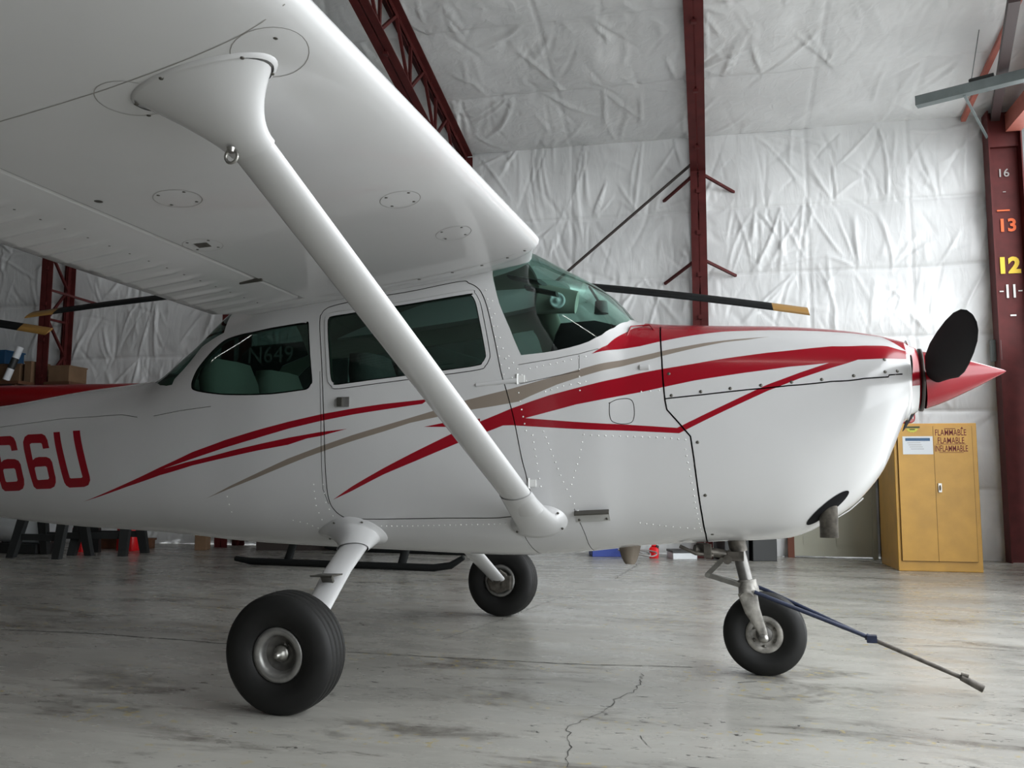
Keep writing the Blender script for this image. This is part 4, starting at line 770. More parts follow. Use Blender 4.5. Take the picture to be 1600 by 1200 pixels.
        m = MB(); m.ell(pts, [0.0045]*17, n=8, a0=(0,1,0)); m.ell([c, c+Vector((0,0,-0.012))], [0.012, 0.010], n=12); m.build('tie_down_ring', STEEL, st)
    # lower cuff against the fuselage side
    Pc = OUTLINE['pts'][5]; m = MB(); n = 40; SX, SP = Pc[0]-0.008, Pc[1]-0.01
    def brim(k_, off, w_=1.0):
        o = []
        for k in range(n):
            a = 2*math.pi*k/n; x = SX+k_*0.128*math.cos(a); ph = SP+k_*0.135*math.sin(a); o.append(Vector(surf(x, ph, sd)[0]+surf_n(x, ph, sd)[0]*off))
        return o
    c0 = lowp.lerp(upp, 0.085); fbq = fb if fb.z < 0 else -fb
    lr = [c0+fx*0.071*math.cos(2*math.pi*k/n)+fbq*0.033*math.sin(2*math.pi*k/n) for k in range(n)]; inner = brim(0.74, 0.012)
    rg = [lr]
    for t in (0.3, 0.6, 0.85): rg.append([lr[k].lerp(inner[k], t)+Vector((inner[k].x-lr[k].x,0,0))*(t**2-t)*0.8 for k in range(n)])
    rg += [inner, brim(0.97, 0.007), brim(1.0, -0.004)]
    m.loft(rg, 0, False)
    for k in (3, 36, 17, 24): P_ = brim(0.88, 0.010)[k]; m.lathe([(0,0.006),(0.003,0.005),(0.0031,0.0001)], P_, surf_n(SX, SP, sd)[0], 10, 1)
    m.build('lower_cuff', [WHITE, SCREW], st)
make_wing(-1); make_wing(1)

# tail surfaces (beyond the left edge of the photograph)
m = MB(); m.loft([[Vector((x0+(x1-x0)*u, (1 if k else -1)*0.03*math.sin(math.pi*min(u*1.6,1))*(1-u)*2*sc, z)) for k, u in [(0,u) for u in np.linspace(0,1,9)]+[(1,u) for u in np.linspace(1,0,9)[1:-1]]] for z, x0, x1, sc in ((1.2,-3.9,-5.4,1),(1.6,-4.5,-5.6,0.9),(2.5,-5.1,-5.75,0.6))]); m.build('tail_fin', WHITE, PLANE)
for q in (-1, 1):
    m = MB(); m.loft([[Vector((x0+(x1-x0)*u, q*y, 1.17+(1 if k else -1)*0.035*math.sin(math.pi*min(u*1.6,1))*(1-u)*2)) for k, u in [(0,u) for u in np.linspace(0,1,9)]+[(1,u) for u in np.linspace(1,0,9)[1:-1]]] for y, x0, x1 in ((0.03,-4.45,-5.35),(1.7,-4.8,-5.4))]); m.build('tailplane', WHITE, PLANE)

# ------------------------------------------------------------------ undercarriage
DISHM = mat('grimy_wheel_dish', (0.15,0.145,0.135,1), 0.5, metal=0.5, var=0.4, vscale=40)
def wheel(c, R_, W_, out, rimr, nose=False, flat=0.008):
    c = Vector(c); m = MB(); h = W_/2; g = 0.010
    prof = [(-h*0.62, rimr), (-h*0.78, rimr+0.010), (-h*0.98, rimr+(R_-rimr)*0.40), (-h*0.97, rimr+(R_-rimr)*0.62), (-h*0.86, R_-0.025), (-h*0.70, R_-0.008)]
    for t0 in (-0.52, -0.18, 0.18, 0.52): prof += [(h*(t0-0.05), R_-0.002 if abs(t0) < .3 else R_-0.004), (h*(t0-0.03), R_-0.009), (h*(t0+0.03), R_-0.009), (h*(t0+0.05), R_-0.002 if abs(t0) < .3 else R_-0.004)]
    prof += [(-a, r) for a, r in prof[:6][::-1]]
    m.lathe(prof, c, out, 72, 0, zclip=0.001)
    ty = m.build('wheel', RUBBER, PLANE)
    m = MB(); rp = [(h*0.62, rimr+0.002), (h*0.74, rimr-0.001), (h*0.72, rimr-0.024), (h*0.50, rimr-0.030), (h*0.34, rimr-0.036), (h*0.30, rimr*0.50), (h*0.22, rimr*0.44), (h*0.24, rimr*0.30), (h*0.34, rimr*0.28), (h*0.34, 0.0001)]
    if nose: rp = [(h*0.62, rimr+0.002), (h*0.72, rimr-0.002), (h*0.72, rimr-0.022), (h*0.5, rimr-0.026), (h*0.5, rimr*0.45), (h*0.62, rimr*0.42), (h*0.62, 0.0001)]
    kx_ = 5; m.lathe(rp[:kx_], c, out, 48, 0); m.lathe(rp[kx_-1:], c, out, 48, 2); m.lathe([(-a, r) for a, r in rp], c, out, 48, 0); o = Vector(out).normalized(); a_ = Vector((1,0,0)); b_ = Vector((0,0,1))
    for k in range(3 if not nose else 6):
        an = 0.5+2*math.pi*k/(3 if not nose else 6); p = c+o*(h*(0.16 if not nose else 0.5))+(a_*math.cos(an)+b_*math.sin(an))*rimr*0.66; m.lathe([(0,0.009),(0.008,0.009),(0.008,0.0001)], p, o, 6, 1)
    m.build('wheel_rim', [ALU if not nose else FORKM, SCREW, DISHM], ty)
    m = MB(); m.lathe([(h*0.30,0.030),(h*0.42,0.030),(h*0.42,0.022),(h*0.60,0.020),(h*0.60,0.011),(h*0.88,0.010),(h*0.88,0.0001)], c, out, 12)
    m.build('axle_nut', STEEL, ty)
    if not nose:
        m = MB(); p = c+o*h*0.25+Vector((0.02,0,0.03)); m.ell([p, p+o*0.04+Vector((0.012,0,0.012))], [0.004,0.003], n=8); m.build('valve_stem', STEEL, ty)
    return ty
WY = 1.262
for q in (-1, 1):
    wheel((0.0, q*WY, 0.218), 0.222, 0.160, (0.03, q, -0.06*1), 0.099)
    m = MB(); top = Vector((-0.155, q*0.36, 0.60)); mid = Vector((-0.06, q*0.78, 0.462)); bot = Vector((0.0, q*(WY-0.10), 0.235))
    m.ell([top, mid, bot], [(0.070,0.026),(0.062,0.023),(0.050,0.019)], a0=(1,0,0), n=24); leg = m.build('gear_leg', WHITE, PLANE)
    m = MB(); m.ell([bot+Vector((0,-q*0.02,0.01)), bot+Vector((0,q*0.05,-0.005))], [0.03,0.035]); m.lathe([(0,0.075),(0.012,0.075),(0.012,0.06),(0.02,0.0001)], bot+Vector((0,q*0.012,-0.015)), (0,-q,0), 8)
    m.box(bot+Vector((0.055,q*0.015,-0.02)), (0.055,0.05,0.085)); m.ell([bot+Vector((0.055,q*-0.01,0.03)), bot+Vector((0.02,q*-0.02,0.06))], [0.006,0.004], n=8)
    m.build('brake_caliper', [DIRTY], leg)
    s0 = top.lerp(bot, 0.0); stp = mid.lerp(bot, 0.22)
    m = MB(); m.box(stp+Vector((0.0, q*0.03, 0.045)), (0.10, 0.09, 0.006), Matrix.Rotation(-0.03, 3, 'Y')); m.build('step', SCREW, leg)
    m = MB(); m.bar(stp+Vector((0.0,0,-0.0)), stp+Vector((0.0,q*0.03,0.04)), 0.05, 0.012, (0,1,0)); m.build('step_bracket', SCREW, leg)
    # fairing where the leg leaves the belly
    m = MB(); rg = []; FX, FP = -0.170, 2.40; n = 40; sdq = q
    def brim(kx, kp, off):
        o = []
        for k in range(n):
            a = 2*math.pi*k/n; ca, sa = math.cos(a), math.sin(a); x = FX+kx*(0.17*ca*(1.15 if ca < 0 else 1.0)); ph = FP+0.17*kp*sa*(1-0.55*max(0, -ca)**2)
            P_ = surf(x, ph, q)[0]; N_ = surf_n(x, ph, q)[0]; o.append(Vector(P_+N_*off))
        return o
    lr = []
    c = top.lerp(mid, 0.45); dl = (mid-top).normalized(); fa = (Vector((1,0,0))-dl*dl.x).normalized(); fbv = dl.cross(fa)
    fbv = fbv if fbv.z*1.0 < 0 else -fbv
    for k in range(n): a = 2*math.pi*k/n; lr.append(c+fa*0.074*math.cos(a)+fbv*0.030*math.sin(a))
    inner = brim(0.80, 0.75, 0.010)
    rg = [lr]
    for t in (0.25, 0.5, 0.75, 0.9): e = t**1.8; rg.append([lr[k].lerp(inner[k], t)*1.0+(Vector((inner[k].x-lr[k].x,0,0))*(e-t)) for k in range(n)])
    rg += [inner, brim(0.97, 0.95, 0.006), brim(1.0, 1.0, -0.004)]
    m.loft(rg, 0, False)
    for a in (2.6, 4.25, 5.3): P_ = brim(0.90, 0.88, 0.009)[int(a/(2*math.pi)*n) % n]; m.lathe([(0,0.006),(0.003,0.005),(0.0031,0.0001)], P_, surf_n(P_.x, FP, q)[0], 10, 1)
    m.build('leg_fairing', [WHITE, SCREW], leg)
# nose gear
NX = 1.650
nw = wheel((NX, 0, 0.178), 0.182, 0.130, (0,-1,0), 0.080, True)
ang = Vector((-0.115, 0, 0.38)).normalized()
m = MB(); tp = Vector((1.530,0,0.60)); lowt = Vector((1.583,0,0.375)); m.ell([tp, lowt], [0.030,0.030], n=20); m.ell([tp+Vector((0,0,0.02)), tp.lerp(lowt,0.30)], [0.040,0.040], n=20, mi=1); ng = m.build('nose_strut', [mat('dull_strut_steel', (0.20,0.195,0.185,1), 0.4, metal=0.7, var=0.3, vscale=30), DIRTY], PLANE)
m = MB(); m.ell([lowt+Vector((-0.004,0,0.035)), lowt+Vector((0.004,0,-0.03))], [0.040,0.046], n=20)
m.ell([lowt+Vector((0,-0.092,-0.035)), lowt+Vector((0,-0.05,-0.005)), lowt+Vector((0,0.05,-0.005)), lowt+Vector((0,0.092,-0.035))], [(0.030,0.03),(0.034,0.036),(0.034,0.036),(0.030,0.03)], a0=(0,0,1))
for q in (-1, 1):
    m.ell([lowt+Vector((0.0,q*0.085,-0.01)), lowt+Vector((0.022,q*0.092,-0.09)), Vector((NX-0.006,q*0.090,0.20)), Vector((NX+0.002,q*0.090,0.163))], [(0.042,0.010),(0.034,0.010),(0.020,0.008),(0.018,0.008)], a0=(1,0,0), n=16)
m.build('nose_fork', FORKM, ng)
m = MB(); m.lathe([(-0.105,0.0001),(-0.105,0.018),(-0.09,0.021),(0.09,0.021),(0.105,0.018),(0.105,0.0001)], (NX,0,0.170), (0,1,0), 12); m.build('axle_bolt', STEEL, ng)
m = MB(); k1 = lowt+Vector((-0.03,0,0.01)); el = Vector((1.405,0,0.425)); k2 = tp.lerp(lowt,0.28)+Vector((-0.03,0,0))
for q in (-0.022, 0.022): m.bar(k1+Vector((0,q,0)), el+Vector((0,q*0.4,0)), 0.010, 0.022); m.bar(el+Vector((0,q*0.4,0)), k2+Vector((0,q,0)), 0.010, 0.022)
m.ell([el+Vector((0,-0.03,0)), el+Vector((0,0.03,0))], [0.010,0.010], n=10); m.build('torque_link', STEEL, ng)
m = MB(); m.ell([(1.36,-0.10,0.545),(1.50,-0.03,0.520)], [0.022,0.018]); m.ell([(1.50,-0.07,0.50),(1.50,0.07,0.50)], [0.020,0.020]); m.box((1.535,0,0.515), (0.07,0.11,0.04)); m.ell([(1.40,0.08,0.52),(1.56,0.06,0.50)], [0.012,0.010]); m.box((1.39,-0.06,0.545),(0.05,0.05,0.05)); m.box((1.42,-0.12,0.54),(0.03,0.03,0.06)); m.ell([(1.30,-0.14,0.56),(1.37,-0.15,0.53),(1.44,-0.10,0.52)], [0.008]*3, n=8); m.build('shimmy_damper', DIRTY, ng)
# propeller, spinner
m = MB(); m.lathe([(0,0.020),(0.0,0.136),(0.012,0.137),(0.012,0.129),(0.02,0.0001)], (HX-0.022,0,HUBZ), (1,0,0), 48); 
bk = m.build('spinner_backplate', mat('worn_plate_edge', (0.06,0.05,0.045,1), 0.45, metal=0.5), PLANE)
m = MB(); SL = 0.330
m.lathe([(0,0.126),(SL*0.12,0.117),(SL*0.3,0.098),(SL*0.5,0.073),(SL*0.7,0.046),(SL*0.88,0.020),(SL*0.97,0.007),(SL,0.0001)], (HX-0.008,0,HUBZ), (1,0,0.085), 64); m.build('spinner', RED, PLANE)
m = MB(); m.lathe([(-0.035,0.105),(0.0,0.128)], (HX-0.025,0,HUBZ), (1,0,0), 40); m.build('spinner_rear_collar', RED, PLANE)
def blade(sg):
    tipd = (Vector((2.385,-0.95,1.400))-Vector((HX+0.03,0,HUBZ-0.02))); L = 0.95; d = tipd.normalized()*sg
    if sg < 0: d = -tipd.normalized()
    root = Vector((HX+0.030,0,HUBZ-0.015)); ex = Vector((1,0,0)); ex = (ex-d*ex.dot(d)).normalized(); ez = d.cross(ex)
    if ez.z < 0: ez = -ez
    if sg < 0: ez = -ez
    m = MB(); rg = []
    for r, ch, th, pt in [(a_[0], a_[1]*(1.08 if a_[0] > 0.25 else (0.95 if a_[0] > 0.15 else 0.70)), a_[2], min(a_[3]+12, 74)) for a_ in ((0.03,0.07,0.055,70),(0.10,0.085,0.045,58),(0.18,0.112,0.032,50),(0.28,0.140,0.024,40),(0.42,0.155,0.018,32),(0.56,0.152,0.014,27),(0.70,0.140,0.011,23),(0.82,0.118,0.009,21),(0.90,0.086,0.008,20),(0.94,0.050,0.006,20),(0.952,0.016,0.004,20))]:
        a = R(pt); c = ex*math.sin(a)-ez*math.cos(a); n = d.cross(c); cc = root+d*r
        rg.append([cc+c*(math.cos(t)*ch/2)+n*(math.sin(t)*th/2) for t in np.linspace(0, 2*math.pi, 25)[:-1]])
    m.loft(rg, 0, True); return m
pr = thing  # (no extra object)
hub = MB(); hub.ell([(HX+0.012,0,HUBZ),(HX+0.085,0,HUBZ)], [0.055,0.05]); PH_ = hub.build('propeller_hub', BLACKP, PLANE)
for sg in (1, -1): blade(sg).build('propeller_blade', BLACKP, PH_)
# exhaust, antennas, steps and small fittings
ex = OUTLINE['pts'][0]; ec = Vector(surf(ex[0], ex[1], -1)[0]); en = Vector(surf_n(ex[0], ex[1], -1)[0])
ec2 = Vector((1.905,-0.20,0.735))
m = MB(); m.lathe([(0.16,0.037),(-0.115,0.037),(-0.115,0.033),(0.10,0.033),(0.10,0.0001)], (ec.x+0.004, ec.y+0.030, ec.z-0.005), (0.0,0.02,1), 28); ep = m.build('exhaust_pipe', DIRTY, PLANE)
tx = Vector((1,0,0)); tx = (tx-en*tx.dot(en)).normalized(); ty_ = en.cross(tx); ring_ = []
m = MB()
pts = []
for k in range(32):
    a = 2*math.pi*k/32; q = (ex[0]+0.085*math.cos(a), ex[1]+0.105*math.sin(a)+0.16*math.cos(a)*-0.55)
    X = surf(q[0], q[1], -1)[0]; N = surf_n(q[0], q[1], -1)[0]; pts.append(Vector(X+N*0.0015))
cm = sum(pts, Vector())/32; m.loft([pts, [cm+(p-cm)*0.5+en*0.004 for p in pts], [cm+(p-cm)*0.02+en*0.006 for p in pts]], 0, False); m.build('exhaust_cutout', BLACKP, PLANE)
ca = OUTLINE['pts'][4]; c = Vector(surf(ca[0]-0.0, ca[1], -1)[0]); n = Vector(surf_n(ca[0], ca[1], -1)[0]); xa = Vector((1,0,0.06)).normalized(); za = n.cross(xa); za = za if za.z > 0 else -za; rm = Matrix((xa, n, za)).transposed()
m = MB(); m.box(c+n*0.007, (0.148,0.006,0.052), rm, 0); m.box(c+n*0.020+za*0.026, (0.150,0.030,0.006), rm, 1)
for q in (-1, 1): m.lathe([(0,0.006),(0.003,0.005),(0.0031,0.0001)], c+n*0.010+xa*q*0.06-za*0.014, n, 12, 1)
m.build('boarding_step', [mat('pale_alloy_plate', (0.52,0.52,0.50,1), 0.45, metal=0.2), SCREW], PLANE)
m = MB(); m.loft([[Vector((1.05+x*sx, y*0.012*sx, z)) for x, y in ((-0.055,0),(0,-1),(0.05,0),(0,1))] for z, sx in ((0.56,1.1),(0.50,0.8),(0.47,0.55),(0.46,0.40))]); m.build('belly_antenna', mat('antenna_beige', (0.30,0.25,0.20,1), 0.6), PLANE)
pv = OUTLINE['pts'][7]; c = Vector(surf(*pv, -1)[0]); n = Vector(surf_n(*pv, -1)[0]); m = MB(); m.ell([c-Vector((0.018,0,0)), c+Vector((0.020,0,0))], [(0.014,0.012),(0.012,0.010)], a0=(0,0,1)); m.build('static_vent', WHITE, PLANE)
m = MB(); m.loft([[Vector((x, y, z+dz)) for y, dz in ((-0.03,0),(0.03,0),(0.03,0.004),(-0.03,0.004))] for x, z in ((1.93,0.665),(2.02,0.722),(2.08,0.775))]); m.build('cowl_flap_strip', RIVET, PLANE)
# cowl fastening handle and oil door outline on top
m = MB()
for side in (-1, 1): ribbon(m, [(1.36+0.10*math.cos(a), 0.30+0.25*math.sin(a)) for a in np.linspace(0, 2*math.pi, 25)], 0.003, 0, side)
m.build('oil_filler_door_seam', SEAM, PLANE)
m = MB(); m.ell([Vector(surf(1.115,0.80,-1)[0]), Vector(surf(1.125,0.66,-1)[0])+Vector((0,0,0.01)), Vector(surf(1.20,0.60,-1)[0])+Vector((0,0,0.012)), Vector(surf(1.225,0.66,-1)[0])], [0.0035]*4, n=8); m.build('cowl_handle', RED, PLANE)

# ------------------------------------------------------------------ tow bar
t = thing('tow_bar', (2.3,-0.1,0), 'blue and bare steel tow bar hooked on the nose wheel, its handle on the floor', 'tow bar')
PC = Vector((1.985,-0.07,0.205)); PE = Vector((2.46,-0.135,0.038))
PC = Vector((2.088,-0.075,0.190)); PE = Vector((2.461,-0.135,0.048))
for q in (-1, 1):
    m = MB(); m.ell([Vector((1.615,q*0.108,0.368)), Vector((1.66,q*0.108,0.352)), PC-Vector((0.05,0,-0.02)), PC], [0.009]*4, n=10); m.build('fork_arm', BLUEM, t)
m = MB(); m.ell([PC+(PE-PC)*-0.06, PC+(PE-PC)*0.02], [0.014,0.014], n=12); m.box(PC, (0.04,0.04,0.03)); m.build('clamp', BLUEM, t)
m = MB(); m.ell([PC, PE], [0.009,0.009], n=12); m.build('pole', DIRTY, t)
d = (PE-PC).normalized(); m = MB(); m.ell([PE-d*0.05, PE+d*0.035+Vector((0,0,-0.008))], [0.013,0.016], n=14); m.ell([PE-d*0.05+Vector((0,0,0.012)), PE-d*0.02+Vector((0,0,0.016))], [0.008,0.008], n=8); m.build('handle', DIRTY, t)

# ------------------------------------------------------------------ helicopters
def helicopter(org, label, cat='helicopter'):
    t = thing('helicopter', org, label, cat, None); O = Vector(org)
    P = lambda x, y, z: O+Vector((x, y, z))
    HZ = 3.09
    m = MB(); rg = []
    for x, w, z0, z1 in ((1.25,0.05,0.95,1.10),(1.15,0.30,0.75,1.35),(0.9,0.46,0.66,1.62),(0.5,0.56,0.62,1.90),(0.0,0.58,0.60,1.98),(-0.5,0.50,0.64,1.90),(-0.9,0.34,0.80,1.70),(-1.2,0.12,1.15,1.60)):
        zc, h = (z0+z1)/2, (z1-z0)/2; rg.append([P(x, w*math.copysign(abs(math.cos(a))**0.75, math.cos(a)), zc+h*math.copysign(abs(math.sin(a))**0.75, math.sin(a))) for a in np.linspace(0, 2*math.pi, 33)[:-1]])
    m.loft(rg, 0, True); m.build('cabin', mat('helicopter_dark', (0.03,0.012,0.013,1), 0.35), t)
    m = MB(); m.ell([P(-0.9,0,1.70), P(-2.6,0,1.82), P(-6.6,0,1.90)], [0.19,0.17,0.15], n=24); m.build('tail_boom', HELIRED, t)
    m = MB(); m.loft([[P(-6.6+x*s_, y*0.02, z) for x, y in ((-0.15,0),(0,-1),(0.15,0),(0,1))] for z, s_ in ((1.45,0.8),(1.86,1.1),(2.30,0.8))]); m.build('tail_fin', HELIRED, t)
    m = MB(); m.ell([P(-6.5,-0.22,1.86-0.5), P(-6.5,-0.22,1.86+0.5)], [(0.05,0.006)]*2, a0=(1,0,0)); m.ell([P(-6.5,0,1.86), P(-6.5,-0.24,1.86)], [0.03,0.02]); m.build('tail_rotor', BLADEM, t)
    m = MB(); m.loft([[P(x, y*w, z) for y, z in ((-1,1.72),(-1,z1-0.06),(-0.8,z1),(0.8,z1),(1,z1-0.06),(1,1.72))] for x, w, z1 in ((-0.65,0.30,2.30),(-0.9,0.34,2.36),(-1.55,0.32,2.34),(-1.68,0.28,2.28))], 0, True, False)
    m.text('N649', P(-1.26,-0.345,2.21), (1,0,0), (0,0,1), 0.26, 1); m.build('engine_cowling', [mat('helicopter_cowl_dark', (0.03,0.03,0.03,1), 0.4), GREYP], t)
    m = MB(); m.ell([P(0,0,1.9), P(0,0,2.5), P(0,0,HZ)], [(0.16,0.06),(0.10,0.045),(0.04,0.035)], a0=(1,0,0)); m.build('mast', BLADEM, t)
    m = MB(); m.ell([P(-0.18,0.03,HZ), P(0.18,-0.03,HZ)], [0.05,0.05]); m.lathe([(-0.06,0.06),(0.05,0.07),(0.09,0.0001)], P(0,0,HZ), (0,0,1), 20); hb = m.build('rotor_hub', BLADEM, t)
    for tipw, nm in ((Vector((1.95,5.25,2.582))-Vector(HELI0), 1), (Vector((-6.639,3.750,2.739))-Vector(HELI0), -1)):
        a = P(nm*0.15,0,HZ); b = O+tipw; m = MB(); pts = []
        for k in range(13):
            f = k/12; p = a.lerp(b, f); p.z = HZ+(b.z-HZ)*(0.55*f+0.45*f*f); pts.append(p)
        dr = (b-a); dr.z = 0; dr.normalize(); side = Vector((-dr.y, dr.x, 0))
        def sec(c, w): 
            return [c+side*(w*u*0.85)+Vector((0,0,v+w*u*0.60*(1 if side.y > 0 else -1))) for u, v in ((0.5,0.0),(0.35,0.014),(0.0,0.013),(-0.5,0.0),(0.0,-0.008),(0.35,-0.011))]
        m.loft([sec(p, 0.18 if k > 1 else 0.08) for k, p in enumerate(pts[:12])], 0, True); q = pts[11].lerp(pts[12], 0.35)
        m.loft([sec(pts[11], 0.183), sec(pts[12], 0.183)], 1, True); m.build('rotor_blade', [BLADEM, TIPY], hb)
    for q in (-1, 1):
        y = q*0.90; m = MB(); m.ell([P(-1.22,y,0.055), P(-1.05,y,0.035), P(0.95,y,0.035), P(1.12,y,0.06), P(1.25,y,0.14)], [0.026,0.034,0.034,0.034,0.024], n=14); sk = m.build('skid', BLADEM, t)
        for x in (-0.62, 0.62):
            m = MB(); m.ell([P(x,y,0.05), P(x,y*0.82,0.30), P(x,y*0.45,0.66)], [(0.045,0.022)]*3, a0=(1,0,0)); m.build('skid_leg', BLADEM, sk)
    return t
HELI0 = (-2.43, 4.55, 0.0)
h1 = helicopter(HELI0, 'helicopter parked behind the aeroplane, black rotor blades with ochre tips and red tail boom')
def copy_tree(o, parent=None):
    c = o.copy(); COL.objects.link(c); c.parent = parent
    for ch in list(o.children): copy_tree(ch, c)
    return c
h2 = copy_tree(h1); h2.location = (-10.912, 3.039, 0); h2.rotation_euler = (0,0,0.06); h2['label'] = 'second helicopter at the far left, only a yellow-tipped rotor blade end in view'

# ------------------------------------------------------------------ yellow flammables cabinet
CA = math.atan2(5.350-5.265, 3.457-2.704); cx = Vector((math.cos(CA), math.sin(CA), 0)); cyv = Vector((-math.sin(CA), math.cos(CA), 0)); C0 = Vector((2.704,5.265,0)); CWD, CH, CD = 0.757, 1.425, 0.80
def CP(a, b, z): return C0+cx*a+cyv*b+Vector((0,0,z))
rc = Matrix((cx, cyv, Vector((0,0,1)))).transposed()
t = thing('flammables_cabinet', CP(CWD/2,CD/2,0), 'tall yellow steel cabinet lettered FLAMMABLE, standing below the spinner at the right', 'cabinet')
m = MB(); m.box(CP(CWD/2,CD/2+0.01,CH/2), (CWD,CD,CH), rc); m.build('body', [YELLOW], t, bevel=0.006)
mid = CWD*0.475
for a0_, a1_ in ((0.035,mid-0.002),(mid+0.002,CWD-0.05)):
    m = MB(); m.box(CP((a0_+a1_)/2,-0.002,(0.10+CH-0.03)/2), (a1_-a0_,0.022,CH-0.13), rc)
    x = a0_ if a0_ < 0.1 else a1_
    m.box(CP(x,-0.001,(0.10+CH-0.03)/2), (0.007,0.020,CH-0.13), rc, 1); m.box(CP((a0_+a1_)/2,-0.001,0.098), (a1_-a0_,0.02,0.006), rc, 1)
    if a0_ > 0.1:
        m.box(CP(a0_-0.001,-0.001,(0.10+CH-0.03)/2), (0.006,0.020,CH-0.13), rc, 1)
        for z, tx, sz in ((CH-0.095,'FLAMMABLE',0.085),(CH-0.172,'FLAMABLE',0.085),(CH-0.250,'INFLAMMABLE',0.085)):
            m.text(tx, CP(a0_+0.155,-0.0145,z), cx, Vector((0,0,1)), sz, 2, bold=0.004, squash=0.62 if len(tx) < 10 else 0.55)
        m.box(CP(a0_+0.155,-0.0135,CH-0.205), (0.27,0.001,0.004), rc, 2); m.box(CP(a0_+0.155,-0.0135,CH-0.285), (0.22,0.001,0.004), rc, 2); m.box(CP(a0_+0.15,-0.0135,CH-0.055), (0.10,0.001,0.006), rc, 2)
        m.add([CP(a0_+0.245,-0.014,CH-0.058), CP(a0_+0.272,-0.014,CH-0.058), CP(a0_+0.2585,-0.014,CH-0.036)], [(0,1,2)], 2, False)
    d = m.build('door', [YELLOW, YSEAM, mat('dark_red_lettering', (0.16,0.012,0.01,1), 0.6)], t)
    if a0_ > 0.1:
        m = MB(); m.box(CP(a0_+0.035,-0.022,0.80), (0.030,0.02,0.085), rc); m.ell([CP(a0_+0.035,-0.03,0.82), CP(a0_+0.035,-0.045,0.82), CP(a0_+0.035,-0.045,0.775)], [0.007]*3, n=8); m.build('handle', STEEL, d)
    else:
        m = MB(); m.box(CP(0.215,-0.015,CH-0.215), (0.275,0.002,0.175), rc, 0); m.box(CP(0.215,-0.0165,CH-0.158), (0.225,0.001,0.028), rc, 1)
        for k in range(4): m.box(CP(0.18+0.01*k,-0.0165,CH-0.19-0.02*k), (0.12,0.001,0.004), rc, 2)
        m.build('paper_notice', [PAPER, BLUE, GREYP], d)
        m = MB(); m.box(CP(0.17,-0.015,CH-0.038), (0.14,0.002,0.016), rc, 1)
        m.add([CP(0.17+0.055*math.cos(a)*(1 if k % 2 else 0.85), -0.015, CH-0.052+0.04*math.sin(a)*(1 if k % 2 else 0.85)) for k, a in enumerate(np.linspace(math.pi, 2*math.pi, 13))], [tuple(range(13))], 0, False); m.box(CP(0.17,-0.0165,CH-0.06), (0.05,0.001,0.010), rc, 1)
        m.build('warning_sticker', [mat('yellow_green_sticker', (0.60,0.58,0.08,1), 0.6), mat('dark_green_print', (0.03,0.06,0.02,1), 0.6)], d)
t = thing('red_case', CP(0.14,0.30,CH+0.01), 'red rounded case standing on top of the yellow cabinet, behind the propeller', 'case')
m = MB(); pts = [(0.0,0.0),(0.20,0.0),(0.225,0.02),(0.232,0.05),(0.232,0.26),(0.0,0.26)]; m.prism([CP(a,0.35,CH+0.01+z) for a, z in pts], cyv*-0.25); m.build('shell', HELIRED, t, bevel=0.01)
m = MB(); m.box(CP(0.208,0.098,CH+0.080), (0.008,0.003,0.055), rc, 0)
m.build('latch', [PAPER], t)
rc_h = MB(); rc_h.ell([CP(0.06,0.22,CH+0.27), CP(0.06,0.22,CH+0.31), CP(0.16,0.22,CH+0.31), CP(0.16,0.22,CH+0.27)], [0.01]*4, n=8); rc_h.build('handle', BLACKPL, t)

# ------------------------------------------------------------------ clutter along the wall
def crate(name, c, size, mt, label, cat, rot=0.0, lid=None, group=None):
    t = thing(name, c, label, cat, group); rm = Matrix.Rotation(rot, 3, 'Z'); m = MB(); m.box(Vector(c)+Vector((0,0,size[2]/2)), size, rm); m.build('body', mt, t, bevel=0.006)
    m = MB(); m.box(Vector(c)+Vector((0,0,size[2]+0.012)), (size[0]*1.04,size[1]*1.04,0.024), rm); m.build('lid', lid or mt, t); return t
PRINTED = mat('carton_blue', (0.03,0.06,0.30,1), 0.6)
crate('storage_bin', (1.069,5.989,0), (0.265,0.450,0.330), BLACKPL, 'black plastic storage bin under the engine cowling, left of its twin', 'bin', 0.360)
crate('storage_bin', (1.356,6.098,0), (0.266,0.450,0.360), BLACKPL, 'black plastic storage bin right of the nose strut, nearest the cream door', 'bin', 0.360)
crate('shallow_tray', (0.538,5.964,0), (0.270,0.300,0.070), PAPER, 'white shallow tray box with a dark top, on the floor behind the nose gear', 'box', 0.361, lid=BLACKPL)
crate('product_carton', (-0.319,5.995,0), (0.379,0.300,0.100), PRINTED, 'blue, white and red printed carton lying on the floor beyond the belly', 'carton', 0.363, lid=PAPER)
crate('timber_plank', (-6.274,4.941,0), (0.887,0.120,0.100), WOODD, 'brown timber plank lying on the floor behind the sawhorses', 'plank', 0.369)
crate('equipment_case', (-4.079,5.541,0), (0.959,0.280,0.300), DARKP, 'dark equipment case on the floor behind the near undercarriage leg', 'case', 0.368)
crate('equipment_case', (-2.387,5.886,0), (0.613,0.100,0.200), BLACKPL, 'long low black case on the floor behind the far wheel, beyond the helicopter skids', 'case', 0.367)
crate('wooden_crate', (-5.133,5.093,0), (0.137,0.200,0.240), CARD, 'small brown crate on the floor left of the dark equipment case', 'crate', 0.368)
